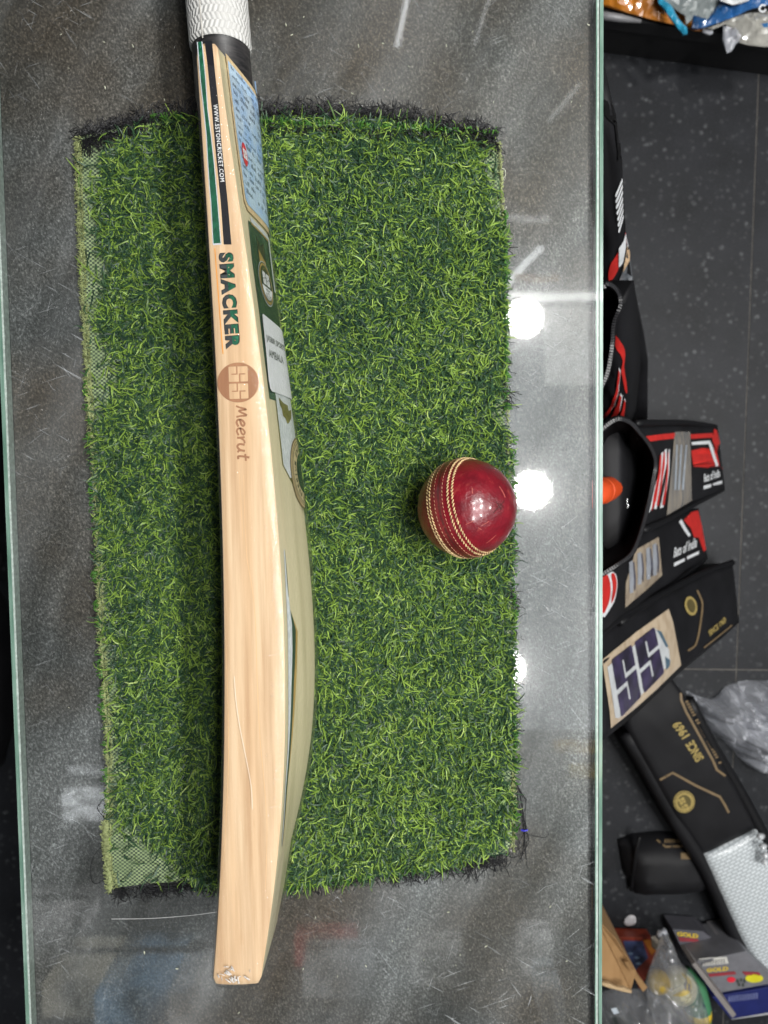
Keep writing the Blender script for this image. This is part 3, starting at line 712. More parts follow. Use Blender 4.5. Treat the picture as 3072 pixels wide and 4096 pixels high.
# shoulders, handle and grip
YG = px(868, 126, ZM + .019).y
axis = lambda y: Vector(((px(867, 0, ZM).x * (y - px(880, 190, ZM).y) + px(883, 190, ZM).x * (px(867, 0, ZM).y - y)) / (px(867, 0, ZM).y - px(880, 190, ZM).y), y, ZM))
def cyl(name, stations, mat, n=40):
    V = []; Fc = []
    for y, r in stations:
        c = axis(y)
        V += [(c.x + r * math.cos(2 * math.pi * k / n), y, c.z + r * math.sin(2 * math.pi * k / n)) for k in range(n)]
    for i in range(len(stations) - 1):
        for k in range(n):
            k2 = (k + 1) % n; Fc.append((i * n + k, i * n + k2, (i + 1) * n + k2, (i + 1) * n + k))
    Fc.append(tuple(range(n))); Fc.append(tuple((len(stations) - 1) * n + k for k in range(n))[::-1])
    return mesh(name, V, Fc, mat, bat, True)
hb = NT("black_rubber_collar"); vv = hb.coord((1, 6, 1)); hb.base(hb.ramp(hb.noise(vv, 90, 4), [(0.4, (0.010, 0.010, 0.011)), (0.75, (0.05, 0.045, 0.045))])); hb.set(Roughness=0.45)
cyl("handle_collar", [(YT - .028, .0165), (YT - .006, .0195), (YT + .004, .0192), (YG + .03, .0185)], hb.m)
def grip_mat():
    t = NT("white_rubber_grip"); tc = t.new('ShaderNodeTexCoord'); sp = t.new('ShaderNodeSeparateXYZ'); t.link(tc.outputs['UV'], sp.inputs[0])
    def math_(op, a, b=None):
        n = t.new('ShaderNodeMath', operation=op)
        for i, q in enumerate((a, b)):
            if q is None: continue
            if isinstance(q, (int, float)): n.inputs[i].default_value = q
            else: t.link(q, n.inputs[i])
        return n.outputs[0]
    u, v = sp.outputs[0], sp.outputs[1]
    # spiral bands, each filled with slanted ribs that alternate in direction
    s = math_('ADD', math_('MULTIPLY', v, 210), math_('MULTIPLY', u, 1.0))
    band = math_('FRACT', s); b2 = math_('GREATER_THAN', math_('FRACT', math_('MULTIPLY', s, .5)), .5)
    sg = math_('SUBTRACT', math_('MULTIPLY', b2, 2), 1)
    ribs = math_('SINE', math_('ADD', math_('MULTIPLY', u, 2 * math.pi * 40), math_('MULTIPLY', math_('MULTIPLY', sg, band), 3.2)))
    gro = math_('ABSOLUTE', math_('SUBTRACT', band, .5)); edge = math_('MULTIPLY', math_('GREATER_THAN', gro, .42), -1.6)
    h = math_('ADD', ribs, edge)
    t.base(t.mix(math_('MULTIPLY_ADD' if False else 'MULTIPLY', math_('ADD', ribs, 1), .3), (0.54, 0.535, 0.515), (0.66, 0.655, 0.635))); t.set(Roughness=0.6)
    t.bump(h, 0.5, 0.0006); return t.m
gs = [(YG - .0015, .0193), (YG, .0203), (YG + .002, .0205)] + [(YG + .002 + .01 * k, .0205) for k in range(1, 28)] + [(YG + .285, .0215), (YG + .288, .015)]
grip = cyl("grip", gs, grip_mat(), 48)
uvl = grip.data.uv_layers.new(name="UVMap"); n = 48
for pl in grip.data.polygons:
    ks = [grip.data.vertices[grip.data.loops[li].vertex_index].index for li in pl.loop_indices]
    wrap = max(k % n for k in ks) == n - 1 and min(k % n for k in ks) == 0
    for li in pl.loop_indices:
        k = grip.data.loops[li].vertex_index; a = (k % n) / n
        if wrap and a < .5: a += 1
        uvl.data[li].uv = (a, gs[k // n][0])
m = MB(); pts = []
for k in range(12):
    y = YG - .004 + .01 * k; c = axis(y); a = R(112); pts.append((c.x + .0206 * math.cos(a), y, c.z + .0206 * math.sin(a)))
m.tube(pts, .00035, 5); m.build("grip_seam", simple("seam_line", (0.5, 0.48, 0.44), .6), bat)

# prints on the top edge
M = lambda n, c, r=.35, **k: simple(n, c, r, **k)
def foil():
    t = NT("green_foil"); v = t.coord((1, .35, 1), R(25))
    t.base(t.ramp(t.noise(v, 520, 4, .7), [(0.35, (0.008, 0.075, 0.040)), (0.62, (0.018, 0.16, 0.085)), (0.78, (0.10, 0.40, 0.24))])); t.set(Roughness=.3, Metallic=.3); return t.m
GF = foil(); BKi = M("black_print", (0.012, 0.012, 0.016), .3); GRY = M("silver_border", (0.50, 0.53, 0.57), .35); WT = M("white_print", (0.82, 0.83, 0.84), .4)
gL = [(791, 168), (804, 326), (816, 434), (827, 542), (833, 651), (839, 741), (845, 808), (854, 974)]
gR = [(806, 166), (820, 307), (829, 434), (843, 542), (855, 651), (863, 741), (869, 808), (882, 972)]
decal("edge_stripe_border", [(u - 3.5, v) for u, v in gL] + [(853, 981), (886, 978)] + [(u + 3.5, v) for u, v in reversed(gR)], E(.00008), GRY, bat)
decal("edge_stripe", gL + gR[::-1], E(.00016), GF, bat)
bL = [(819, 163), (831, 271), (847, 434), (860, 579), (872, 700), (883, 808), (895, 978)]
bR = [(848, 163), (860, 289), (874, 416), (887, 579), (900, 700), (911, 808), (926, 978)]
ES_ = decal("edge_stripe", bL + bR[::-1], E(.00012), BKi, bat)
lay2d("web_address", *text2d("WWW.SSTONCRICKET.COM", .008, 0, 1.16), (853, 418), (881, 727), 17, E(.0002), WT, ES_)
OR = M("orange_line", (0.72, 0.30, 0.05), .4)
v, f = ribbon2d([(859, 993), (868, 1110), (881, 1280), (892, 1415)], 4.2); mesh("edge_line", [E(.00012)(*p) for p in v], f, OR, bat)
# big block word, charcoal at the foot of the letters and green foil at the head
v, f = text2d("SMACKER", .050, 0, 1.22)
bm = bmesh.new(); bv = [bm.verts.new((a, b_, 0)) for a, b_ in v]
for q in f:
    try: bm.faces.new([bv[i] for i in q])
    except ValueError: pass
for pc, pn in (((0, .50, 0), (0.0, 1, 0)),):
    bmesh.ops.bisect_plane(bm, geom=bm.verts[:] + bm.edges[:] + bm.faces[:], plane_co=pc, plane_no=pn)
bm.verts.index_update(); v3 = [(q.co.x, q.co.y) for q in bm.verts]; f3 = [tuple(x.index for x in q.verts) for q in bm.faces]; mi = [1 if sum(x.co.y for x in q.verts) / len(q.verts) > .5 else 0 for q in bm.faces]; bm.free()
CHAR = M("charcoal_print", (0.035, 0.042, 0.045), .35, var=.4, scale=200)
lay2d("word_outline", *text2d("SMACKER", .068, 0, 1.22), (873, 1012), (903, 1398), 60, E(.0001), BKi, bat)
lay2d("word_print", v3, f3, (876, 1015), (905, 1396), 54, E(.00018), None, bat, mats=[CHAR, GF], mi=mi)
BURN = NT("burnt_brown"); vv = BURN.coord((1, .1, 1)); BURN.base(BURN.ramp(BURN.noise(vv, 160, 4), [(.3, (.27, .115, .05)), (.7, (.40, .195, .095))])); BURN.set(Roughness=.5); BURN = BURN.m
disc = [(952.5 + 83 * math.cos(a), 1530 + 80 * math.sin(a)) for a in np.linspace(0, 2 * math.pi, 60, endpoint=False)]
disc = [(max(u, 870.5), v) for u, v in disc]
BD_ = decal("burnt_disc", disc, E(.00008), BURN, bat, 20)
v, f = ss_glyph(.06); lay2d("emblem", v, f, (914, 1467), (918, 1596), 76, E(.00014), WM, BD_)
# handwritten place name burnt into the edge
SCR = {'M': [[(0, 0), (.10, .35), (.22, .95), (.42, .25), (.72, .98), (.86, .4), (.98, 0)]],
       'e': [[(.02, .28), (.45, .36), (.62, .52), (.40, .64), (.12, .45), (.10, .15), (.35, 0), (.72, .14)]],
       'r': [[(.05, .62), (.14, .30), (.16, 0)], [(.16, .28), (.36, .55), (.62, .60)]],
       'u': [[(.05, .60), (.02, .2), (.25, 0), (.52, .2), (.60, .60)], [(.60, .60), (.60, .15), (.78, .02)]],
       't': [[(.30, .95), (.24, .4), (.28, .05), (.52, .06)], [(.0, .62), (.62, .66)]]}
xx = 0; pen = []
for ch, w_ in (('M', 1.12), ('e', .78), ('e', .78), ('r', .70), ('u', .86), ('t', .6)):
    for s in SCR[ch]: pen.append([(xx + a + .12 * b_, b_ * (1 if ch == 'M' else 1.18)) for a, b_ in s])
    xx += w_
V = []; Fc = []
for k, s in enumerate(pen):
    v, f = ribbon2d(smoothpoly([(a / xx * 216, b_ * 42) for a, b_ in s], 6, False), 7.6 + (k % 2))
    o_ = len(V); du, dv = (951 - 944) / 216, 1.0
    V += [px(944 + a * du + b_ * 1.0, 1624 + a * dv - b_ * .03, ZT + .0003 + k * .00002) for a, b_ in v]; Fc += [q[::-1] if False else q for q in [tuple(i + o_ for i in q) for q in f]]
mesh("place_name", V, Fc, BURN, bat)
for pts, w_ in (([(975, 1900), (985, 2200), (1010, 2360), (1022, 2500), (1030, 2750), (1040, 2950), (1052, 3080), (1064, 3220), (1068, 3330), (1062, 3560)], 2.2), ([(903, 2560), (911, 2800), (914, 3000), (908, 3200), (897, 3420)], 2.0), ([(955, 1850), (962, 1980), (973, 2180)], 1.4)):
    pp = smoothpoly(pts, 5, False); v, f = ribbon2d(pp, [w_ * (.5 + .7 * math.sin(math.pi * i / len(pp))) for i in range(len(pp))])
    mesh("grain_line", [E(.00006)(*p) for p in v], f, M("grain_brown", (.72, .47, .24), .5), bat)

# stickers on the back (y along the bat, z across it)
zlow = ZM - .047
PAPER = M("tan_border", (0.66, 0.50, 0.28), .5, var=.15, scale=300); SKY_ = NT("pale_blue_sticker"); vv = SKY_.coord()
SKY_.base(SKY_.ramp(SKY_.noise(vv, 70, 2), [(.42, (.50, .66, .80)), (.60, (.36, .55, .80))])); SKY_.set(Roughness=.35); SKY_ = SKY_.m
yb, zt_ = S(974, 806); y1s = YT - .0035
zt1 = zt_
decal("price_sticker_border", [(yb - .0005, zt_ + .0012), (yb - .0045, zt_ - .003), (yb - .0045, zlow), (y1s, zlow), (y1s, zt1 + .0008)], Bk(.0010), PAPER, bat, .008)
zi = zt_ - .0012
PS_ = decal("price_sticker", [(yb + .0022, zi), (yb - .0006, zi - .003), (yb - .0006, zlow + .003), (y1s - .0035, zlow + .003), (y1s - .0035, zt1 - .0004)], Bk(.0013), SKY_, bat, .008)
INK = M("grey_ink", (0.07, 0.09, 0.12), .5)
m = MB(); P_ = Bk(.0015); y = y1s - .0065; ln = 0
while y > yb + .002:
    z = zi - .0025; h = random.choice((.0022, .0026, .003)); big = ln in (3, 9)
    while z > zlow + .008:
        wl = random.randint(2, 8)
        for _ in range(wl):
            cw = random.uniform(.0008, .0013); hh = h * random.choice((.65, .65, 1))
            if z - cw < zlow + .008: break
            q0 = (y, z)
            k = random.random()
            if k < .55:
                for zz in (z, z - cw * .62): m.add([P_(y, zz), P_(y, zz - .00028), P_(y + hh, zz - .00028), P_(y + hh, zz)], [(0, 1, 2, 3)])
                m.add([P_(y + hh * .9, z), P_(y + hh * .9, z - cw * .8), P_(y + hh, z - cw * .8), P_(y + hh, z)], [(0, 1, 2, 3)])
            else:
                m.add([P_(y, z), P_(y, z - .0003), P_(y + hh, z - .0003), P_(y + hh, z)], [(0, 1, 2, 3)])
                m.add([P_(y, z), P_(y, z - cw * .8), P_(y + .0004, z - cw * .8), P_(y + .0004, z)], [(0, 1, 2, 3)])
            z -= cw + .0004
        z -= random.uniform(.0014, .004) if random.random() < .85 else random.uniform(.006, .014)
    y -= h + random.uniform(.0018, .003); ln += 1
pr = m.build("fine_print", INK, PS_); pr['kind'] = 'stuff'
yc, zc = S(969.5, 620); ry = .0062; rz_ = .0062
OV_ = decal("sticker_oval", [(yc + .0072 * math.cos(a), zc + .0042 * math.sin(a)) for a in np.linspace(0, 2 * math.pi, 28, endpoint=False)], Bk(.0017), M("red_print", (.62, .02, .04), .4), bat, .003)
v, f = ss_glyph(.08); Pq = Bk(.0019)
lay2d("emblem", v, f, (yc - .0030, zc + .0029), (yc - .0030, zc - .0029), .0060, Pq, WT, OV_, (1, 0))
for (uu, v_), (a_, c_) in zip(((990, 575), (1010, 410), (1030, 620), (1000, 330)), ((.006, .003), (.005, .005), (.006, .004), (.004, .004))):
    y_, z_ = S(uu, v_)
    decal("sticker_patch", [(y_ + a_ * math.cos(a), z_ + c_ * math.sin(a)) for a in np.linspace(0, 2 * math.pi, 20, endpoint=False)], Bk(.0014), M("mid_blue_print", (.33, .52, .80), .4), PS_, .004)
# marbled dark green sticker with a badge
t = NT("marbled_green"); vv = t.coord((1, .5, 1)); n1 = t.noise(vv, 110, 6, .7)
t.base(t.ramp(n1, [(.36, (.006, .022, .015)), (.55, (.012, .044, .028)), (.68, (.05, .11, .07))])); t.set(Roughness=.25); DG = t.m
y_a, z_a = S(996, 866)
g0, g1, g2, g3 = S(990, 880), S(1007, 1044), S(1034, 1242), S(1052, 1400)
BS_ = decal("back_sticker", [g0, (g0[0], zlow + .004), (g3[0] - .03, zlow + .004), (g3[0] - .03, g3[1]), g3, g2, g1], Bk(.0004), DG, bat, .008)
decal("back_sticker_strip", [(y_a, z_a), (y_a, zlow), (y_a - .0032, zlow), (y_a - .0032, z_a - .0005)], Bk(.0007), M("pearl_strip", (.62, .66, .68), .3, var=.2, scale=500), bat, .008)
decal("back_sticker_strip", [(y_a - .0032, z_a - .001), (y_a - .0032, zlow), (y_a - .0044, zlow), (y_a - .0044, z_a - .001)], Bk(.0006), M("gold_print", (.42, .27, .08), .35), bat, .008)
yq = S(1096, 1170)[0]
decal("back_sticker_strip", [(y_a - .0032, ZM + .0035), (y_a - .0032, ZM - .001), (yq, ZM - .001), (yq, ZM + .0035)], Bk(.0008), M("pearl_strip", (.6, .6, .6)), bat, .008)
GOLD = M("gold_print", (.42, .27, .08), .35); GRYL = M("silver_border", (.5, .5, .5))
yc, zc = S(1060, 1137); rb = max(S(1026, 1075)[1] - zc, .009)
circ = lambda r, n=44, a0=0, a1=2 * math.pi: [(yc + r * math.cos(a), zc + r * math.sin(a)) for a in np.linspace(a0, a1, n, endpoint=(a1 - a0 < 6))]
decal("badge_ribbon", [(yc + rb * .8, zc + .0075), (yc + rb + .014, zc + .0075), (yc + rb + .0095, zc + .0005), (yc + rb + .014, zc - .0065), (yc + rb * .8, zc - .0065)], Bk(.0006), M("ribbon_dark", (.02, .018, .012), .4), BS_, .004)
decal("badge_ribbon", [(yc + rb * .8, zc + .0068), (yc + rb + .006, zc + .0068), (yc + rb + .001, zc - .0058), (yc + rb * .8, zc - .0058)], Bk(.0007), GOLD, BS_, .004)
for rr, mm, of in ((rb, GRYL, .0008), (rb - .0006, BKi, .0009), (rb - .0013, GOLD, .0010), (rb - .0028, M("badge_black", (.012, .016, .014), .3), .0011)):
    decal("badge", circ(rr), Bk(of), mm, BS_, .004)
a0 = math.acos(-.0025 / (rb - .0038)); rr = rb - .0036
decal("badge_panel", [(yc + rr * math.cos(a), zc + rr * math.sin(a)) for a in np.linspace(a0, 2 * math.pi - a0, 26)], Bk(.0013), WT, BS_, .004)
v, f = ss_glyph(.10); s_ = rb * .48
lay2d("emblem", v, f, (yc - .0012, zc + s_), (yc - .0012, zc - s_), rb * .56, Bk(.0013), WT, BS_, (1, 0))
letter("badge_word", "WEIGHT", (yc - .0052, zc + .0042), (yc - .0052, zc - .0042), .0016, Bk(.0015), BKi, BS_, .01, up=(1, 0))
V = []; Fc = []
for k, s in enumerate(([(0, 1), (.0, 0)], [(.22, .95), (.20, 0)], [(.36, .95), (.62, .98), (.50, .5), (.46, -.1)], [(.86, .75), (.74, .5), (.76, .1), (.90, .0), (1.0, .3), (.96, .68), (.84, .76)])):
    v, f = ribbon2d(smoothpoly([(a * .0088, b_ * .0052) for a, b_ in s], 5, False), .0006); o_ = len(V)
    V += [Bk(.0015 + k * .00002)(yc - .0116 + b_, zc + .0046 - a) for a, b_ in v]; Fc += [tuple(i + o_ for i in q) for q in f]
mesh("handwritten_number", V, Fc, BKi, BS_)
for k in range(5):
    a = R(-32 + 16 * k); cy, cz = yc + (rb - .0048) * math.cos(a), zc + (rb - .0048) * math.sin(a)
    decal("badge_star", [(cy + (.0008 if i % 2 == 0 else .00035) * math.cos(i * math.pi / 5), cz + (.0008 if i % 2 == 0 else .00035) * math.sin(i * math.pi / 5)) for i in range(10)], Bk(.0014), GOLD, BS_, .004)
# white paper label of the shop
p0, p1, p2 = S(1040, 1262), S(1069, 1552), S(1110, 1592)
wl = [(p0[0], p0[1]), (p0[0] + .0012, p0[1] - .0015), (p0[0] - .001, ZM - .012), (p1[0] - .002, ZM - .012), (p1[0] - .0018, p1[1] - .0035), (p1[0], p1[1] - .001), (p1[0] + .004, p1[1])]
PAPW = M("white_paper", (.72, .74, .76), .6, var=.04)
SL_ = decal("shop_label", wl, Bk(.0016), PAPW, bat, .008)
q0, q1 = S(1057, 1370), S(1128, 1428)
letter("shop_name", "JASBIR SPORTS", q0, (q0[0], ZM + .001), .0050, Bk(.0018), BKi, SL_, .0, up=(1, 0))
q0 = S(1067, 1428); letter("shop_town", "AMBALA", q0, (q0[0], ZM + .010), .0050, Bk(.0018), BKi, SL_, .0, up=(1, 0))
# white pointed print with an olive leaf, below the label
t = NT("pearl_print"); vv = t.coord((1, .4, 1)); t.base(t.ramp(t.noise(vv, 700, 3), [(.4, (.52, .56, .57)), (.7, (.74, .77, .78))])); t.set(Roughness=.35); PE = t.m
sw = yz((1096, 1560), (1100, 1585), (1112, 1689), (1131, 1860), (1158, 1912))
OL = M("olive_print", (.16, .14, .035), .4, var=.4, scale=160)
decal("back_print_outline", [(y_, z_ + .0012) for y_, z_ in sw] + [(sw[-1][0] - .004, sw[-1][1] - .004), (sw[-1][0], ZM), (sw[0][0], ZM)], Bk(.00035), OL, bat, .008)
BP_ = decal("back_print", sw + [(sw[-1][0], ZM - .004), (sw[0][0], ZM - .004)], Bk(.0005), PE, bat, .008)
lf_ = yz((1111, 1590), (1128, 1612), (1146, 1622), (1150, 1645), (1160, 1640), (1161, 1672), (1152, 1692), (1145, 1696), (1138, 1674), (1128, 1664), (1124, 1638), (1116, 1620))
decal("leaf_print", lf_, Bk(.0008), OL, BP_, .006)
# round stamp on the spine
yc, zc = (S(1184, 1766)[0] + S(1215, 2021)[0]) / 2, ZM - .002
rb = S(1157, 1868)[1] - zc
TAN = M("tan_print", (.56, .45, .25), .45)
for rr, mm, of in ((rb, M("brown_print", (.20, .12, .05), .4), .0009), (rb - .0011, TAN, .0010), (rb - .0022, M("brown_print", (.2, .1, .05)), .0011), (rb - .0028, TAN, .0012), (rb - .0038, BKi, .0013), (rb - .0043, TAN, .0014)):
    decal("stamp_ring", circ(rr, 64), Bk(of), mm, bat, .005)
decal("stamp_centre", circ(rb * .56, 40), Bk(.0016), DG, bat, .005)
def arc_text(s, a0, a1, r, h, name, outward=True):
    n = len(s); P_ = Bk(.0018); V = []; Fc = []
    for k, ch in enumerate(s):
        if ch == ' ': continue
        v, f = text2d(ch, .01); a = a0 + (a1 - a0) * (k + .5) / n; w_ = abs(a1 - a0) / n * r * (.75 if ch not in 'I.' else .25)
        er = Vector((math.cos(a), math.sin(a))); et = Vector((-math.sin(a), math.cos(a))) * (1 if a1 > a0 else -1)
        if not outward: er = -er
        o_ = len(V)
        for p, q in v:
            c = Vector((math.cos(a), math.sin(a))) * r + et * ((p - .5) * w_) + er * (q * h); V.append(P_(yc + c.x, zc + c.y))
        Fc += [tuple(i + o_ for i in q) for q in f]
    return mesh(name, V, Fc, BKi, bat)
arc_text("PREMIUM ENGLISH", R(150), R(-40), rb * .63, .0034, "stamp_text")
arc_text("SINCE", R(160), R(205), rb * .80, .0030, "stamp_text", False)
arc_text("WWW.SSTON", R(152), R(208), rb * 1.14, .0030, "stamp_text", False)
# long tapering print beside the edge
tl = [(1133, 2200), (1141, 2350), (1149, 2525), (1151, 2742), (1149, 2996), (1138, 3158), (1124, 3384)]
g1_ = [(1136, 2200), (1147, 2350), (1165, 2500), (1167, 2600), (1163, 2742), (1153, 2996), (1140, 3158), (1125, 3384)]
g2_ = [(1138, 2200), (1156, 2431), (1170, 2475), (1181, 2520), (1180, 2600), (1173, 2742), (1160, 2996), (1146, 3158), (1127, 3384)]
g3_ = [(1139, 2200), (1157, 2433), (1180, 2497), (1189, 2526), (1187, 2634), (1176, 2851), (1164, 2996), (1149, 3136), (1129, 3384)]
decal("side_print", yz(*tl, *g3_[::-1]), Bk(.0003), GOLD, bat, .008)
decal("side_print", yz(*[(u - .5, v) for u, v in tl], *g2_[::-1]), Bk(.0004), M("deep_green_print", (.012, .045, .030), .3), bat, .008)
decal("side_print", yz(*[(u - 1, v) for u, v in tl], *g1_[::-1]), Bk(.0005), PE, bat, .008)
# clear shrink film round the blade
WR = film("clear_wrap", (.995, .995, .99), .024, .05, 330, .65, .012, (.8, .8, .78), .0008, .45, 2.4)
def wsec(s):
    y, e = s; r = section(y, e); c = (sum(p[0] for p in r) / len(r), ZM); out = []
    for i, (x, z) in enumerate(r):
        a, b_ = r[i - 1], r[(i + 1) % len(r)]; d = Vector((b_[0] - a[0], b_[1] - a[1])); d.normalize(); nn = Vector((-d.y, d.x))
        if nn.dot(Vector((x - c[0], z - c[1]))) < 0: nn = -nn
        k = .0022 + .0004 * noise.noise(Vector((x * 60, y * 25, z * 60)))
        if z > ZT - .004 or z < ZB + .004:
            k = .0013 + .0004 * abs(noise.noise(Vector((x * 40, y * 18, 3))))
            dr = xB(y) - x                      # the film slopes off towards the back corner
            if dr < .006: k = max(.0006, k - (.006 - dr) * .15)
        q = Vector((x, z)) + nn * k
        out.append((q.x, y + toe(y, x), max(q.y, GZ + .003)))
    return out
wr = loft("clear_wrap", [(Y0 - .003, .008), (Y0 - .002, .003)] + [(y, 0) for y in ys[1:-3]], wsec, WR, bat, cap=False)
wrb = bvh_of(wr)
# torn gathers of film at the toe, and a scratch
m = MB()
for k in range(26):
    u, v = random.gauss(925, 32), random.gauss(3895, 20)
    if not (862 < u < 1000 and 3850 < v < 3932): continue
    a = random.gauss(.6, .5); L = random.uniform(8, 26)
    m.tube([px(u, v, ZT + .0016), px(u + L * .5 * math.cos(a), v + L * .5 * math.sin(a), ZT + .0024), px(u + L * math.cos(a), v + L * math.sin(a), ZT + .0015)], random.uniform(.0002, .0006), 4)
m.build("film_gather", film("film_fold", (1, 1, 1), .10, .10, 300, .5, .5, (.95, .94, .92)), bat)  # white body of the folds stands in for their glints
v, f = ribbon2d(smoothpoly([(937, 2706), (944, 2800), (957, 2895), (977, 2996), (997, 3098), (1006, 3160), (1009, 3235)], 6, False), 2.0)
mesh("film_scratch", [px(u, w_, ZT + .0026) for u, w_ in v], f, M("scratch_white", (.85, .75, .62), .5), bat)

# ------------------------------------------------------------------ cricket ball
ball = thing("cricket_ball", "worn red leather cricket ball with a stitched seam on the turf edge", "cricket ball", (ballc.x, ballc.y, ballc.z - BALL_R))
zc_ = (CAM - ballc).normalized(); up_cam = Vector((-_X.y, -_Y.y, -_Z.y)); yc_ = (up_cam - zc_ * up_cam.dot(zc_)).normalized(); xc_ = yc_.cross(zc_)
nl = Vector((.835, .195, .505)).normalized(); SN = (xc_ * nl.x + yc_ * nl.y + zc_ * nl.z).normalized()
sa = SN.cross(yc_).normalized(); sb = SN.cross(sa)
wear = (xc_ * .60 + yc_ * .02 + zc_ * .80).normalized()
def rad(d):
    a = math.degrees(math.asin(max(-1, min(1, d.dot(SN)))))
    r = BALL_R - .0003 + .0007 * math.exp(-(a / 13) ** 4) - .00035 * math.exp(-(a / .8) ** 2)
    r += .00016 * noise.noise(d * 7) + .00007 * noise.noise(d * 19)
    return r
bm = bmesh.new(); bmesh.ops.create_icosphere(bm, subdivisions=6, radius=1)
for q in bm.verts: q.co = q.co.normalized() * rad(q.co.normalized()) + Vector((0, 0, BALL_R))
me = bpy.data.meshes.new("leather"); bm.to_mesh(me); bm.free()
me.polygons.foreach_set('use_smooth', [True] * len(me.polygons))
def ball_mat():
    t = NT("red_leather"); v = t.coord()
    n = t.noise(v, 60, 5, .6); c = t.ramp(n, [(.3, (.11, .0025, .009)), (.55, (.20, .004, .013)), (.75, (.29, .011, .02))])
    def near(pt, r0, r1):
        d = t.new('ShaderNodeVectorMath', operation='DISTANCE'); t.link(v, d.inputs[0]); d.inputs[1].default_value = pt
        mr = t.new('ShaderNodeMapRange'); t.link(d.outputs['Value'], mr.inputs[0]); mr.inputs[1].default_value = r0; mr.inputs[2].default_value = r1; mr.inputs[3].default_value = 1; mr.inputs[4].default_value = 0; return mr.outputs[0]
    wp = wear * BALL_R + Vector((0, 0, BALL_R))
    scuff = t.mix(1.0, near(tuple(wp), .001, .008), t.ramp(t.noise(v, 420, 4, .7), [(.40, (0, 0, 0)), (.62, (1, 1, 1))]), 'MULTIPLY')
    c = t.mix(t.mix(1.0, scuff, (.75, .75, .75), 'MULTIPLY'), c, (.035, .012, .012))
    sp = t.new('ShaderNodeVectorMath', operation='DOT_PRODUCT'); sub = t.new('ShaderNodeVectorMath', operation='SUBTRACT'); t.link(v, sub.inputs[0]); sub.inputs[1].default_value = (0, 0, BALL_R)
    t.link(sub.outputs[0], sp.inputs[0]); sp.inputs[1].default_value = tuple(SN)
    ab = t.new('ShaderNodeMath', operation='ABSOLUTE'); t.link(sp.outputs['Value'], ab.inputs[0])
    mr = t.new('ShaderNodeMapRange'); t.link(ab.outputs[0], mr.inputs[0]); mr.inputs[1].default_value = .0002; mr.inputs[2].default_value = .0016; mr.inputs[3].default_value = .75; mr.inputs[4].default_value = 0
    c = t.mix(mr.outputs[0], c, (.07, .008, .010))
    pale = t.ramp(t.noise(t.coord((1, .3, 1), .6), 150, 4, .7), [(.60, (0, 0, 0)), (.72, (.42, .42, .42))])
    c = t.mix(pale, c, (.48, .09, .07))
    t.base(c); t.set(Roughness=.36, Coat_Weight=.6, Coat_Roughness=.15, Specular_IOR_Level=.5)
    h = t.mix(.55, t.noise(v, 75, 3, .5), t.noise(v, 330, 4, .65)); t.bump(t.mix(.35, h, scuff), .75, .0018)
    return t.m
me.materials.append(ball_mat()); o = bpy.data.objects.new("leather", me); COL.objects.link(o); o.parent = ball
lb_ = bvh_proj(bvh_of(o), .00012, ballc.z)
CRK = simple("scuff_mark", (.030, .010, .010), .6)
for pts, w_ in (([(1972, 2052), (1990, 2034), (2004, 2018), (2018, 2002)], 2.6), ([(1984, 2008), (1996, 2024), (2008, 2040)], 2.2), ([(2000, 2012), (2014, 2030)], 1.8)):
    v, f = ribbon2d(smoothpoly(pts, 4, False), w_); mesh("scuff_crack", [lb_(*p) for p in v], f, CRK, ball)
PSC = simple("pale_scuff", (.42, .10, .08), .5)
for pts, w_ in (([(1862, 2098), (1880, 2090), (1898, 2082)], 2.2), ([(1925, 2102), (1945, 2092), (1956, 2084)], 2.4), ([(1945, 2172), (1962, 2160), (1984, 2140)], 1.8), ([(1888, 1950), (1890, 1975)], 3), ([(1996, 1945), (2012, 1970), (2020, 1990)], 3.2), ([(1912, 2110), (1926, 2118)], 2)):
    v, f = ribbon2d(smoothpoly(pts, 4, False), [w_ * (.4 + abs(math.sin(i * 1.7))) for i in range(len(pts) * 4 - 3)]); mesh("pale_scuff", [lb_(*p) for p in v], f, PSC, ball)
THR = simple("cream_thread", (.60, .43, .22), .7, .45, 500); THR2 = simple("thin_thread", (.50, .26, .16), .7, .4, 500)
def stitch_row(ang, thick, ln, slant, N, mat):
    m = MB(); a = R(ang)
    for k in range(N):
        ph = 2 * math.pi * (k + random.uniform(-.1, .1)) / N
        d = (SN * math.sin(a) + (sa * math.cos(ph) + sb * math.sin(ph)) * math.cos(a)).normalized()
        tg = (sb * math.cos(ph) - sa * math.sin(ph)); wv = d.cross(tg)
        dirv = (tg * math.cos(slant) + wv * math.sin(slant)); c = ballc + d * (rad(d) + thick * .35)
        h = ln / 2
        thick_ = thick; m.tube([c - dirv * h - d * thick * .8, c - dirv * h * .5 + d * thick * .1, c + dirv * h * .5 + d * thick * .1, c + dirv * h - d * thick * .8], [thick * .45, thick, thick, thick * .45], 6)
    m.build("stitching", mat, ball, True)
for ang, th, ln, sl, N, mm in ((-17.4, .00052, .0030, .5, 84, THR), (-12.8, .00052, .0030, .5, 84, THR), (-5.2, .00020, .0018, .1, 80, THR2), (5.2, .00024, .0020, .1, 80, THR2), (11.6, .00055, .0031, -.5, 84, THR), (16.8, .00055, .0031, -.5, 84, THR)):
    stitch_row(ang, th, ln, sl, N, mm)

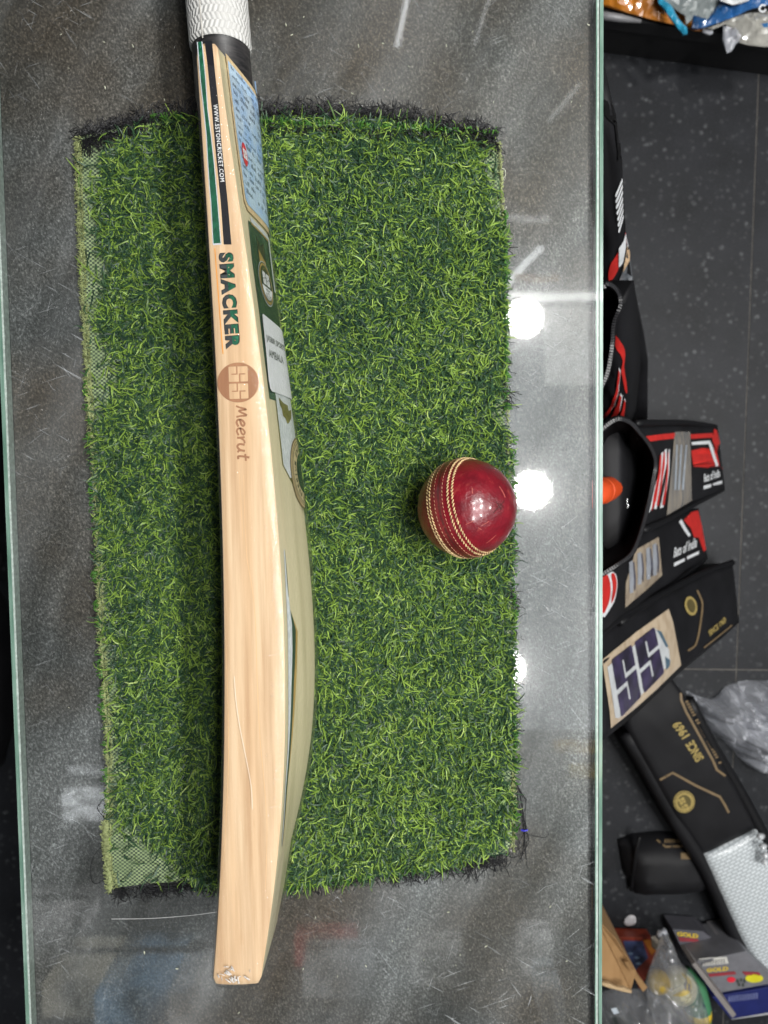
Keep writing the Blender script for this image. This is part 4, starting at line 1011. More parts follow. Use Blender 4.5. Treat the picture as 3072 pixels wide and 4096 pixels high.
# ------------------------------------------------------------------ bat covers leaning on the counter, right side
NY = NT("black_nylon"); vv = NY.coord(); wv_ = NY.noise(vv, 900, 2)
NY.base(NY.ramp(NY.noise(vv, 12, 3), [(.3, (.0045, .0045, .0055)), (.7, (.010, .010, .012))])); NY.set(Roughness=.6, Specular_IOR_Level=.28); NY.bump(wv_, .35, .0006); NY = NY.m
NYD = simple("black_lining", (.0025, .0025, .003), .8, spec=.12); PIPE = simple("black_piping", (.005, .005, .006), .5, spec=.3)
REDP = M("red_trim", (.55, .025, .02), .4); WHP = M("white_lettering", (.72, .74, .76), .45); GLD = M("gold_lettering", (.38, .29, .10), .4, var=.3, scale=300); WINB = None
def cloth(name, Lp, Rp, thick, parent, mat=None, nu=22, nv=10, bulge=.012, wrinkle=.003, seed=0):
    """padded fabric panel: ruled between two sides given as (u, v, z) rows"""
    A = [px(*p) for p in Lp]; B = [px(*p) for p in Rp]
    def along(Q, t):
        t *= len(Q) - 1; i = min(int(t), len(Q) - 2); return Q[i].lerp(Q[i + 1], t - i)
    nrm = (B[0] - A[0]).cross(A[-1] - A[0]).normalized()
    if nrm.dot(CAM - A[0]) < 0: nrm = -nrm
    top = []; bot = []
    for i in range(nu + 1):
        for j in range(nv + 1):
            s, t = i / nu, j / nv
            p = along(A, s).lerp(along(B, s), t)
            e = (max(0, math.sin(math.pi * t)) ** .5) * (max(0, math.sin(math.pi * s)) ** .35)
            w_ = wrinkle * noise.noise(Vector((s * 7 + seed, t * 4, seed * 1.7))) + wrinkle * .5 * noise.noise(Vector((s * 19, t * 9 + seed, 2.2)))
            top.append(p + nrm * (bulge * e + w_ * (.35 + e))); bot.append(p - nrm * thick)
    for q in bot + top: q.z = max(q.z, .002)
    N = (nu + 1) * (nv + 1); f = []
    ix = lambda i, j: i * (nv + 1) + j
    for i in range(nu):
        for j in range(nv):
            f.append((ix(i, j), ix(i + 1, j), ix(i + 1, j + 1), ix(i, j + 1))); f.append((N + ix(i, j), N + ix(i, j + 1), N + ix(i + 1, j + 1), N + ix(i + 1, j)))
    for i in range(nu):
        f.append((ix(i, 0), N + ix(i, 0), N + ix(i + 1, 0), ix(i + 1, 0))); f.append((ix(i, nv), ix(i + 1, nv), N + ix(i + 1, nv), N + ix(i, nv)))
    for j in range(nv):
        f.append((ix(0, j), ix(0, j + 1), N + ix(0, j + 1), N + ix(0, j))); f.append((ix(nu, j), N + ix(nu, j), N + ix(nu, j + 1), ix(nu, j + 1)))
    o = mesh(name, top + bot, f, mat or NY, parent, True)
    bm = bmesh.new(); bm.from_mesh(o.data); bmesh.ops.recalc_face_normals(bm, faces=bm.faces[:]); bm.to_mesh(o.data); bm.free()
    for e_ in o.data.edges: pass
    return o
def piping(name, pts, r, mat, parent):
    m = MB(); m.tube([px(*p) for p in smoothpoly(pts, 3, False)], r, 6); return m.build(name, mat, parent, True)
def streaks(name, colA, colB, rz=0, sx=1, sy=.08, scale=160, colC=None):
    t = NT(name); vv = t.coord((sx, sy, 1), rz)
    st_ = [(.35, colA), (.55, colB)] + ([(.68, colC)] if colC else [])
    t.base(t.ramp(t.noise(vv, scale, 2), st_)); t.set(Roughness=.25, Coat_Weight=.5, Coat_Roughness=.08); return t.m

# A: tall cover with white lettering and a red tongue, furthest up
cA = thing("bat_cover", "black bat cover with white slanted lettering and red tongue, topmost along the counter", "bat cover", tuple(px(2595, 1560, 0)), "bat covers leaning on the counter")
A_ = cloth("body", [(2330, 420, .80), (2340, 700, .74), (2345, 1000, .62), (2360, 1300, .42), (2390, 1500, .22), (2440, 1690, .06)],
           [(2440, 415, .80), (2489, 640, .74), (2500, 960, .62), (2552, 1250, .42), (2592, 1440, .22), (2590, 1690, .06)], .05, cA, nu=30, bulge=.012, wrinkle=.006, seed=1)
pA = bvh_proj(bvh_of(A_), .0012, .5)
bA = simple("black_velvet", (.004, .004, .0045), .9, spec=.15)
decal("shoulder_flap", [(2414, 400), (2446, 420), (2486, 540), (2488, 610), (2470, 640), (2455, 500), (2414, 460)], pA, bA, cA, 14)
for k in range(7):
    u = 2459 + k * 1.8; v = 775 + k * 24
    decal("slanted_letter", [(u, v), (u + 24 - k, v - 62), (u + 25 - k, v - 50), (u + 4, v + 8), (u + 1, v + 8)], bvh_proj(bvh_of(A_), .0016, .6), WHP, cA, 12)
decal("red_tongue", smoothpoly([(2500, 915), (2490, 970), (2468, 1010), (2444, 1050), (2433, 1090), (2436, 1122), (2450, 1112), (2470, 1076), (2490, 1020), (2502, 960)], 3), pA, REDP, cA, 14)
decal("white_tongue", [(2490, 960), (2473, 990), (2472, 1066), (2488, 1050), (2498, 985), (2500, 920)], bvh_proj(bvh_of(A_), .0018, .5), WHP, cA, 12)
wm1 = streaks("grey_window", (.10, .11, .125), (.20, .215, .235), R(-28), 1, .12, 60, (.30, .31, .33))
decal("clear_window", [(2506, 985), (2518, 985), (2530, 1160), (2546, 1270), (2540, 1310), (2510, 1385), (2500, 1260), (2484, 1190), (2464, 1150), (2490, 1080)], pA, wm1, cA, 16)
decal("bat_corner", [(2503, 980), (2518, 984), (2512, 1040), (2490, 1085), (2498, 1020)], bvh_proj(bvh_of(A_), .002, .5), WM, cA, 14)
decal("bat_corner", [(2530, 1260), (2545, 1275), (2520, 1360), (2505, 1390), (2512, 1320)], bvh_proj(bvh_of(A_), .002, .5), M("dull_wood", (.36, .28, .21), .5), cA, 14)

# B: open cover with red trims; its mouth faces up and shows an orange grip
def mouth(name, rim, z, parent, depth=.22, pinch=.55, matin=None):
    P = [px(u, v, zz) for (u, v, zz) in rim]
    c = sum(P, Vector()) / len(P); V = []; f = []; n = len(P)
    for k, (s, dz) in enumerate(((1.0, 0), (.93, -.012), (.86, -.05), (.74, -.12), (pinch, -depth))):
        for i, p in enumerate(P):
            q = c.lerp(p, s); w_ = .013 * noise.noise(Vector((i * .8, k * 1.3, z * 9))) if k else 0
            q = q + Vector((dz * -.30 + w_, w_, dz)); V.append(q)
    for k in range(4):
        for i in range(n):
            j = (i + 1) % n; f.append((k * n + i, k * n + j, (k + 1) * n + j, (k + 1) * n + i))
    f.append(tuple(4 * n + i for i in range(n)))
    o = mesh(name, V, f, matin or NYD, parent, True); return P
def zipper(rim, parent, side=1):
    P = [px(*p) for p in smoothpoly(rim, 6, False)]
    m = MB(); m.tube(P, .0030, 6); m.build("zip_tape", PIPE, parent, True)
    m = MB(); acc = 0
    for i in range(len(P) - 1):
        L = (P[i + 1] - P[i]).length; d = (P[i + 1] - P[i]).normalized(); sd = d.cross(Vector((0, 0, 1))).normalized()
        while acc < L:
            q = P[i] + d * acc + Vector((0, 0, .0030)) + sd * .0012 * side
            a, b_ = d * .0008, sd * .0019; h = Vector((0, 0, .0011))
            m.add([q - a - b_, q + a - b_, q + a + b_, q - a + b_, q - a - b_ + h, q + a - b_ + h, q + a + b_ + h, q - a + b_ + h], [(4, 5, 6, 7), (0, 1, 5, 4), (1, 2, 6, 5), (2, 3, 7, 6), (3, 0, 4, 7)])
            acc += .0030
        acc -= L
    z_ = m.build("zip_teeth", simple("zip_teeth", (.035, .035, .038), .35), parent); z_['kind'] = 'stuff'
cB = thing("bat_cover", "open black bat cover with red trims, an orange grip showing in its mouth", "bat cover", tuple(px(2880, 1850, 0)), "bat covers leaning on the counter")
rimB = [(2405, 1712, .66), (2446, 1681, .66), (2480, 1673, .66), (2524, 1692, .65), (2559, 1731, .64), (2594, 1775, .62), (2615, 1818, .61), (2622, 1861, .60), (2615, 1906, .60), (2594, 2013, .61), (2568, 2113, .63), (2541, 2187, .65), (2515, 2227, .66), (2459, 2267, .67), (2405, 2300, .67)]
mouth("lining", rimB + [(2360, 2250, .68), (2340, 2000, .69), (2360, 1780, .68)], .66, cB)
zipper(rimB, cB)
B_ = cloth("body", [(2470, 1700, .60), (2540, 1692, .52), (2640, 1692, .40), (2750, 1694, .24), (2870, 1700, .055)],
           [(2470, 2230, .60), (2560, 2128, .52), (2660, 2080, .40), (2780, 2015, .24), (2900, 1962, .055)], .055, cB, nu=26, nv=12, bulge=.010, seed=3)
vb = bvh_of(B_); pB = bvh_proj(vb, .0012, .3); pB2 = bvh_proj(vb, .0018, .3)
decal("red_trim", [(2560, 1748), (2640, 1738), (2698, 1732), (2698, 1754), (2640, 1760), (2568, 1772)], pB, REDP, cB, 16)
decal("red_trim", [(2759, 1738), (2848, 1733), (2850, 1751), (2760, 1756)], pB, REDP, cB, 16)
decal("red_trim", [(2855, 1715), (2866, 1724), (2882, 1790), (2890, 1876), (2878, 1868), (2862, 1800), (2846, 1760)], pB, REDP, cB, 16)
decal("white_trim", [(2762, 1770), (2836, 1763), (2846, 1785), (2856, 1820), (2870, 1862), (2860, 1866), (2846, 1826), (2830, 1777), (2763, 1780)], pB2, WHP, cB, 12)
w2 = streaks("window_grey_wood", (.16, .165, .17), (.30, .27, .23), 0, 1, .10, 90, (.36, .31, .25))
decal("clear_window", [(2696, 1728), (2758, 1728), (2764, 2002), (2664, 2060), (2680, 1900)], pB, w2, cB, 20)
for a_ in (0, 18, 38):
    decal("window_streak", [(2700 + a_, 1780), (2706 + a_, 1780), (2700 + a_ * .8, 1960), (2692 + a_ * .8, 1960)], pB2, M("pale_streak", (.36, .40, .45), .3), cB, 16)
for pts in ([(2642, 1812), (2652, 1808), (2648, 1880), (2618, 2010), (2588, 2058), (2602, 1990), (2632, 1890)], [(2656, 1800), (2664, 1796), (2664, 1850), (2640, 1960), (2622, 2036), (2612, 2034), (2636, 1930)], [(2672, 1800), (2676, 1796), (2674, 1880), (2664, 1960), (2650, 2028), (2636, 2034), (2656, 1940)]):
    c_ = (sum(p[0] for p in pts) / len(pts), sum(p[1] for p in pts) / len(pts))
    decal("print_outline", pts, pB, WHP, cB, 14)
    decal("red_print", [(c_[0] + (p[0] - c_[0]) * .62 - 1, c_[1] + (p[1] - c_[1]) * .90) for p in pts], pB2, REDP, cB, 14)
letter("slogan", "Bats of India", (2812, 1930), (2876, 1908), 34, pB2, WHP, cB, .02, up=(0, -1))
decal("slogan_line", [(2810, 1944), (2840, 1936), (2840, 1948), (2810, 1958)], pB2, WHP, cB, 12)
decal("slogan_line", [(2848, 1934), (2884, 1922), (2884, 1934), (2848, 1942)], pB2, WHP, cB, 12)
piping("piping", [(2572, 2120, .53), (2660, 2082, .415), (2780, 2016, .255), (2884, 1962, .07)], .005, PIPE, cB)
piping("piping", [(2545, 1694, .53), (2640, 1692, .415), (2750, 1692, .255), (2858, 1706, .07)], .005, PIPE, cB)
og = thing("grip_in_cover", "orange bat grip sticking up inside the open black cover", "bat grip", tuple(px(2440, 1960, .55)))
m = MB(); m.tube([px(2330, 1990, .70), px(2408, 1962, .62), px(2470, 1945, .55), px(2560, 1925, .40)], [.0145, .0150, .0148, .012], 20); m.build("orange_rubber", simple("orange_grip", (.60, .065, .012), .5, .15, 30), og, True)
m = MB(); m.tube([px(2406, 1963.5, .6232), px(2409, 1962.5, .6205)], [.0156, .0156], 20); m.build("ring", simple("orange_ring", (.62, .08, .015), .5), og, True)
zp = thing("zip_puller", "small silver zip puller hanging inside the open cover", "zip puller", tuple(px(2500, 2010, .58)))
m = MB(); m.tube([px(*p, .58) for p in smoothpoly([(2492, 2012), (2490, 1996), (2502, 1990), (2508, 2000), (2506, 2012), (2512, 2022), (2506, 2034), (2498, 2030)], 4, False)], .0018, 6); m.build("wire", simple("silver", (.6, .6, .6), .25, metal=1), zp, True)
m = MB(); m.tube([px(2450, 2018, .57), px(2452, 2030, .57)], .0022, 6); m.build("stud", simple("silver", (.6, .6, .6)), zp, True)

# A2: second open cover between A and B
c2 = thing("bat_cover", "black bat cover with open zip and wavy red stripe, beside the topmost cover's foot", "bat cover", tuple(px(2560, 1700, 0)), "bat covers leaning on the counter")
rim2 = [(2400, 1150, .72), (2414, 1144, .72), (2430, 1135, .72), (2463, 1158, .71), (2479, 1190, .70), (2482, 1221, .70), (2472, 1250, .70), (2454, 1300, .69), (2449, 1375, .68), (2440, 1445, .68), (2426, 1505, .68), (2400, 1560, .68)]
mouth("lining", rim2 + [(2370, 1500, .70), (2360, 1300, .71), (2372, 1190, .72)], .7, c2, .18)
zipper(rim2, c2)
C2 = cloth("body", [(2380, 1240, .66), (2385, 1400, .60), (2390, 1560, .50), (2400, 1740, .36)], [(2474, 1245, .68), (2500, 1400, .60), (2512, 1560, .50), (2500, 1740, .36)], .04, c2, nu=20, nv=8, bulge=.010, wrinkle=.007, seed=5)
v2_ = bvh_of(C2); p2 = bvh_proj(v2_, .0012, .6); p22 = bvh_proj(v2_, .0020, .6)
decal("red_stripe", smoothpoly([(2456, 1324), (2470, 1350), (2492, 1385), (2498, 1420), (2494, 1470), (2504, 1530), (2506, 1570), (2498, 1560), (2488, 1510), (2482, 1480), (2488, 1440), (2470, 1400), (2454, 1360)], 3), p2, REDP, c2, 14)
for k, pts in enumerate(([(2474, 1468), (2480, 1480), (2474, 1560), (2460, 1620), (2412, 1680), (2412, 1664), (2450, 1610), (2464, 1550)], [(2480, 1570), (2488, 1580), (2480, 1640), (2440, 1690), (2420, 1700), (2456, 1650), (2472, 1610)], [(2496, 1590), (2500, 1600), (2492, 1690), (2476, 1700), (2484, 1650)])):
    decal("print_outline", pts, p2, WHP, c2, 14)
    c_ = (sum(p[0] for p in pts) / len(pts), sum(p[1] for p in pts) / len(pts))
    decal("red_print", [(c_[0] + (p[0] - c_[0]) * .93 - 1.5, c_[1] + (p[1] - c_[1]) * .95 + 2) for p in pts], p22, REDP, c2, 14)

# C: lower twin of B
cC = thing("bat_cover", "black bat cover with red foot trim and slatted window, just below the open cover", "bat cover", tuple(px(2800, 2150, 0)), "bat covers leaning on the counter")
C_ = cloth("body", [(2330, 2290, .62), (2460, 2180, .46), (2600, 2110, .30), (2720, 2055, .14), (2794, 2032, .05)], [(2350, 2560, .62), (2480, 2480, .46), (2610, 2390, .30), (2740, 2290, .14), (2832, 2235, .05)], .05, cC, nu=26, nv=12, bulge=.010, seed=7)
vc = bvh_of(C_); pC = bvh_proj(vc, .0012, .3); pC2 = bvh_proj(vc, .0018, .3)
decal("red_trim", [(2732, 2082), (2764, 2050), (2790, 2042), (2804, 2100), (2822, 2200), (2812, 2206), (2792, 2150), (2774, 2150), (2760, 2112)], pC, REDP, cC, 16)
decal("white_trim", [(2713, 2088), (2724, 2078), (2740, 2108), (2760, 2140), (2752, 2148), (2736, 2126)], pC, WHP, cC, 12)
decal("clear_window", [(2540, 2200), (2632, 2148), (2646, 2300), (2590, 2352), (2498, 2430), (2500, 2330)], pC, streaks("window_wood", (.34, .27, .20), (.46, .38, .28), R(60), 1, .1, 50), cC, 20)
for a_, b_ in ((2512, 2250), (2545, 2215), (2580, 2195), (2606, 2180)):
    decal("window_slat", [(a_, b_), (a_ + 14, b_ - 8), (a_ + 20, b_ + 70), (a_ + 16, b_ + 120), (a_ + 2, b_ + 124)], pC2, M("slat_grey", (.34, .36, .40), .3), cC, 14)
    decal("window_slat_edge", [(a_ + 16, b_ + 2), (a_ + 20, b_ - 2), (a_ + 27, b_ + 66), (a_ + 25, b_ + 110), (a_ + 21, b_ + 112)], pC2, M("slat_dark", (.07, .07, .10), .3), cC, 14)
decal("print_outline", smoothpoly([(2405, 2305), (2452, 2290), (2466, 2330), (2458, 2390), (2440, 2430), (2405, 2466)], 3), pC, WHP, cC, 14)
decal("red_print", smoothpoly([(2405, 2312), (2426, 2302), (2438, 2350), (2430, 2410), (2405, 2452)], 3), pC2, REDP, cC, 14)
decal("red_print", smoothpoly([(2440, 2300), (2452, 2296), (2462, 2330), (2455, 2380), (2440, 2412), (2446, 2350)], 3), pC2, REDP, cC, 14)
letter("slogan", "Bats of India", (2690, 2232), (2782, 2188), 42, pC2, WHP, cC, .02, up=(.1, -1))
decal("slogan_line", [(2692, 2252), (2735, 2232), (2735, 2244), (2692, 2266)], pC2, WHP, cC, 12)
decal("slogan_line", [(2744, 2226), (2792, 2204), (2792, 2216), (2744, 2238)], pC2, WHP, cC, 12)
piping("piping", [(2480, 2490, .465), (2610, 2398, .31), (2740, 2300, .155), (2812, 2240, .06)], .006, PIPE, cC)

# D: cover with the big purple emblem in a window
cD = thing("bat_cover", "black and gold bat cover with a large purple emblem showing through its window", "bat cover", tuple(px(2950, 2380, 0)), "bat covers leaning on the counter")
D_ = cloth("body", [(2330, 2590, .60), (2480, 2470, .44), (2660, 2370, .26), (2820, 2290, .12), (2930, 2252, .06)], [(2412, 2960, .58), (2540, 2860, .42), (2720, 2690, .24), (2880, 2560, .12), (2958, 2490, .06)], .05, cD, nu=28, nv=12, bulge=.012, seed=9)
vd = bvh_of(D_); pD = bvh_proj(vd, .0012, .3); pD2 = bvh_proj(vd, .0018, .3)
bvw = [(2405, 2640), (2540, 2530), (2672, 2436), (2690, 2490), (2722, 2660), (2620, 2760), (2530, 2840), (2440, 2912), (2436, 2850), (2420, 2740)]
decal("clear_window", bvw, pD, streaks("window_pale_wood", (.52, .40, .27), (.62, .50, .36), R(40), 1, .08, 60), cD, 22)
GRB = M("grey_shadow_print", (.55, .57, .58), .4)
decal("emblem_shadow", [(2424, 2670), (2440, 2655), (2560, 2560), (2612, 2512), (2640, 2530), (2672, 2600), (2676, 2650), (2650, 2680), (2560, 2780), (2470, 2872), (2456, 2870), (2440, 2760)], pD2, GRB, cD, 18)
decal("emblem_shadow", [(2622, 2520), (2640, 2526), (2668, 2585), (2660, 2590)], bvh_proj(vd, .0022, .3), M("teal_print", (.08, .14, .19), .4), cD, 12)
decal("emblem_shadow", [(2655, 2625), (2676, 2640), (2674, 2662), (2660, 2680)], bvh_proj(vd, .0022, .3), M("teal_print", (.05, .12, .16), .4), cD, 12)
PUR = NT("purple_foil"); vv = PUR.coord(); PUR.base(PUR.ramp(PUR.noise(vv, 30, 3), [(.35, (.022, .020, .032)), (.65, (.060, .045, .110))])); PUR.set(Roughness=.3); PUR = PUR.m
pD3 = bvh_proj(vd, .0024, .3)
v, f = ss_glyph(.07, .16)
q00, q10, q01, q11 = (2478, 2868), (2652, 2690), (2440, 2640), (2612, 2508)   # corners: start-foot, end-foot, start-head, end-head
V = [pD3(*[(q00[k] * (1 - a) + q10[k] * a) * (1 - b_) + (q01[k] * (1 - a) + q11[k] * a) * b_ for k in (0, 1)]) for a, b_ in v]
mesh("emblem", V, f, PUR, cD)
decal("gold_roundel", [(2760 + 24 * math.cos(a) + 5 * math.sin(a), 2424 + 38 * math.sin(a)) for a in np.linspace(0, 2 * math.pi, 24, endpoint=False)], pD2, GLD, cD, 12)
decal("roundel_core", [(2760 + 16 * math.cos(a) + 4 * math.sin(a), 2424 + 27 * math.sin(a)) for a in np.linspace(0, 2 * math.pi, 24, endpoint=False)], pD3, simple("dark_gold", (.10, .08, .03), .4), cD, 12)
v, f = ribbon2d(smoothpoly([(2785, 2362), (2798, 2390), (2806, 2420), (2800, 2480), (2790, 2540), (2776, 2582), (2748, 2602)], 3, False), 7); mesh("gold_line", [pD2(*p) for p in v], f, M("dull_gold", (.20, .14, .075), .45), cD)
letter("year_print", "SINCE 1969", (2836, 2545), (2902, 2488), 22, pD2, GLD, cD, .03, up=(-.3, -1))
v, f = ribbon2d([(2812, 2590), (2850, 2560), (2900, 2520), (2924, 2500)], 5); mesh("gold_line", [pD2(*p) for p in v], f, M("dull_gold", (.2, .14, .07)), cD)
piping("piping", [(2330, 2590, .61), (2480, 2468, .455), (2660, 2368, .275), (2820, 2288, .135), (2930, 2250, .07)], .006, PIPE, cD)
piping("seam", [(2412, 2650, .555), (2540, 2530, .405), (2672, 2434, .255)], .002, PIPE, cD)

# E: cover lying on the floor, gold year on it, white mesh lower half
cE = thing("bat_cover", "black bat cover lying on the floor with gold year print and white mesh lower half", "bat cover", tuple(px(2800, 3200, 0)), "bat covers on the floor")
E_ = cloth("body", [(2480, 2720, .10), (2510, 2920, .10), (2600, 3080, .09), (2700, 3260, .08), (2812, 3425, .07)], [(2660, 2680, .10), (2752, 2800, .10), (2850, 2990, .09), (2940, 3140, .08), (3030, 3310, .07)], .075, cE, nu=30, nv=12, bulge=.008, wrinkle=.002, seed=11)
ve = bvh_of(E_); pE = bvh_proj(ve, .0012, .09); pE2 = bvh_proj(ve, .0018, .09)
letter("year_print", "SINCE", (2816, 3030), (2772, 2958), 40, pE, GLD, cE, .03, up=(-.87, .2) if False else (-.82, .50))
letter("year_print", "1969", (2760, 2938), (2718, 2880), 40, pE, GLD, cE, .03, up=(-.5, .0) if False else (-.82, .50))
for pts, w_ in (([(2722, 2772), (2724, 2800), (2745, 2850), (2790, 2930), (2850, 3040), (2866, 3078), (2900, 3103)], 9), ([(2640, 3118), (2690, 3090), (2780, 3140), (2878, 3186), (2896, 3215), (2914, 3250)], 9)):
    v, f = ribbon2d(pts, w_); mesh("gold_line", [pE(*p) for p in v], f, M("dull_gold", (.2, .14, .07)), cE)
letter("slogan", "QUALITY CRICKET BATS", (2876, 3062), (2737, 2806), 15, pE, GLD, cE, .02, up=(-.86, .5)) if False else None
m = MB()
for k in range(24):
    a = k / 24; u0, v0 = 2738 + a * 138, 2806 + a * 254
    if k % 8 in (6,): continue
    m.add([pE(u0, v0), pE(u0 + 12, v0 - 5), pE(u0 + 15, v0 + 1), pE(u0 + 3, v0 + 6)], [(0, 1, 2, 3)])
m.build("small_print", M("dull_gold", (.2, .14, .07)), cE)
ring = lambda r: [(2736 + r * math.cos(a), 3206 + r * 1.05 * math.sin(a)) for a in np.linspace(0, 2 * math.pi, 30, endpoint=False)]
decal("gold_roundel", ring(42), pE, GLD, cE, 14); decal("roundel_ring", ring(38), bvh_proj(ve, .0015, .09), NY, cE, 14); decal("gold_roundel", ring(36), pE2, GLD, cE, 14); decal("roundel_core", ring(27), bvh_proj(ve, .0021, .09), simple("dark_gold", (.1, .08, .03)), cE, 14)
v, f = ss_glyph(.1); lay2d("emblem", v, f, (2756, 3232), (2742, 3186) if False else (2732, 3184), 26, bvh_proj(ve, .0024, .09), GLD, cE, (-.86, .5))
M_ = NT("white_mesh_fabric"); vv = M_.coord((1, 1, 1), R(-30)); br = M_.new('ShaderNodeTexBrick'); br.inputs['Scale'].default_value = 40; M_.link(vv, br.inputs[0])
br.inputs[1].default_value = (.66, .70, .72, 1); br.inputs[2].default_value = (.60, .64, .66, 1); br.inputs[3].default_value = (.30, .33, .35, 1); br.inputs['Mortar Size'].default_value = .06; br.inputs['Mortar Smooth'].default_value = .6
M_.base(br.outputs[0]); M_.set(Roughness=.45, Coat_Weight=.3, Coat_Roughness=.15); M_.bump(br.outputs[1], -.3, .0006); M_ = M_.m
E2 = cloth("mesh_half", [(2818, 3420, .075), (2880, 3560, .075), (2960, 3740, .075), (3090, 3980, .075)], [(3028, 3322, .075), (3110, 3480, .075), (3200, 3660, .075), (3330, 3880, .075)], .06, cE, M_, bulge=.010, wrinkle=.0008, seed=13)
piping("black_border", [(2500, 2930, .085), (2600, 3095, .075), (2700, 3275, .065), (2805, 3440, .06), (2870, 3570, .06), (2950, 3750, .06), (3080, 3990, .06)], .016, NY, cE)
piping("side_gusset", [(2752, 2796, .09), (2850, 2985, .08), (2940, 3135, .07), (3040, 3318, .065), (3120, 3480, .06)], .012, PIPE, cE)
m = MB()
for (u, v) in ((3040, 3345), (3050, 3385), (3060, 3420), (3058, 3448)):
    m.tube([px(u - 8, v - 6, .10), px(u + 2, v + 4, .105), px(u + 10, v - 2, .10)], .006, 6)
m.build("zip_pull", simple("shiny_clear", (.6, .62, .64), .08, coat=1), cE, True)

# ------------------------------------------------------------------ crumpled packets, pouch, scraps
def pillow(name, poly, z, thick, mat, parent, step=16, crumple=.006, freq=18, seed=0, flat=.0, tilt=None, smooth=False):
    """inflated crumpled sheet over a photo-pixel outline standing at height z"""
    v, f = fill(poly, step, .25); P = np.array(poly, float)
    n = len(v); top = []; bot = []
    Q = np.roll(P, -1, 0)
    for (u, w_) in v:
        p = np.array((u, w_)); d = Q - P; t = np.clip(((p - P) * d).sum(1) / np.maximum((d * d).sum(1), 1e-9), 0, 1)
        dist = np.min(np.linalg.norm(P + d * t[:, None] - p, axis=1)) / 120
        zz = z + (tilt(u, w_) if tilt else 0)
        q = px(u, w_, zz); h = thick * min(1, dist * 2.2) ** .6
        nz = abs(noise.noise(Vector((q.x * freq, q.y * freq, seed)))) * 1.3 + .5 * abs(noise.noise(Vector((q.x * freq * 2.7, q.y * freq * 2.7, seed + 5))))
        top.append((q.x, q.y, q.z + h + crumple * (nz - .3) * min(1, .3 + dist * 4))); bot.append((q.x, q.y, q.z - .002))
    bo = {}
    for q in f:
        for i in range(3):
            e = (q[i], q[(i + 1) % 3])
            if (e[1], e[0]) in bo: del bo[(e[1], e[0])]
            else: bo[e] = 1
    F_ = f + [tuple(i + n for i in q[::-1]) for q in f] + [(b_, a_, a_ + n, b_ + n) for a_, b_ in bo]
    o = mesh(name, top + bot, F_, mat, parent, smooth)
    bm = bmesh.new(); bm.from_mesh(o.data); bmesh.ops.recalc_face_normals(bm, faces=bm.faces[:]); bm.to_mesh(o.data); bm.free(); return o
CLEAR = film("clear_polythene", (.94, .945, .95), .13, .10, 60, .8, .10, (.78, .79, .83), .004)
CLEAR2 = film("crinkled_polythene", (.86, .87, .89), .16, .13, 90, .9, .50, (.72, .74, .80), .004)
po = thing("black_pouch", "black pouch with gold print lying half under the floor bat cover", "pouch", tuple(px(2650, 3450, 0)))
fp = pillow("body", [(2470, 3360), (2530, 3335), (2640, 3325), (2760, 3340), (2830, 3420), (2840, 3540), (2760, 3560), (2540, 3572), (2520, 3540), (2490, 3480)], .004, .05, NY, po, 26, .006, 9, 3, smooth=True)
vp = bvh_of(fp); pp_ = bvh_proj(vp, .001, .05)
v, f = ribbon2d([(2627, 3360), (2662, 3388), (2745, 3386)], 8); mesh("gold_line", [pp_(*p) for p in v], f, M("dull_gold", (.2, .14, .07)), po)
decal("gold_print", [(2723, 3412), (2765, 3412), (2765, 3438), (2723, 3438)], pp_, M("dull_gold", (.2, .14, .07)), po, 12)
m = MB()
for k in range(9): m.add([pp_(2658 + k * 9, 3358), pp_(2664 + k * 9, 3358), pp_(2664 + k * 9, 3372), pp_(2658 + k * 9, 3372)], [(0, 1, 2, 3)])
m.build("small_print", M("dull_gold", (.2, .14, .07)), po)
piping("seam", [(2560, 3345, .045), (2545, 3400, .045), (2535, 3480, .035), (2525, 3560, .012)], .004, PIPE, po)
pl = thing("plastic_bag", "empty crinkled clear plastic bag on the floor beside the gold-print cover", "plastic bag", tuple(px(2980, 2920, 0)))
pillow("film", smoothpoly([(2745, 2765), (2800, 2788), (2860, 2792), (2900, 2750), (2960, 2728), (3060, 2722), (3150, 2760), (3190, 2900), (3160, 3060), (3060, 3080), (2990, 3060), (2930, 3000), (2880, 2950), (2830, 2920), (2800, 2860)], 3), .004, .07, CLEAR2, pl, 10, .075, 24, 7)
sc_ = thing("paper_scrap", "small white rounded paper scrap on the dark floor tile", "scrap", tuple(px(2520, 3683, 0)))
pillow("paper", smoothpoly([(2496, 3690), (2506, 3670), (2524, 3661), (2542, 3668), (2543, 3690), (2530, 3702), (2506, 3704)], 3), .003, .004, M("scrap_white", (.62, .6, .62), .7), sc_, 8, .002, 60, 2, smooth=True)

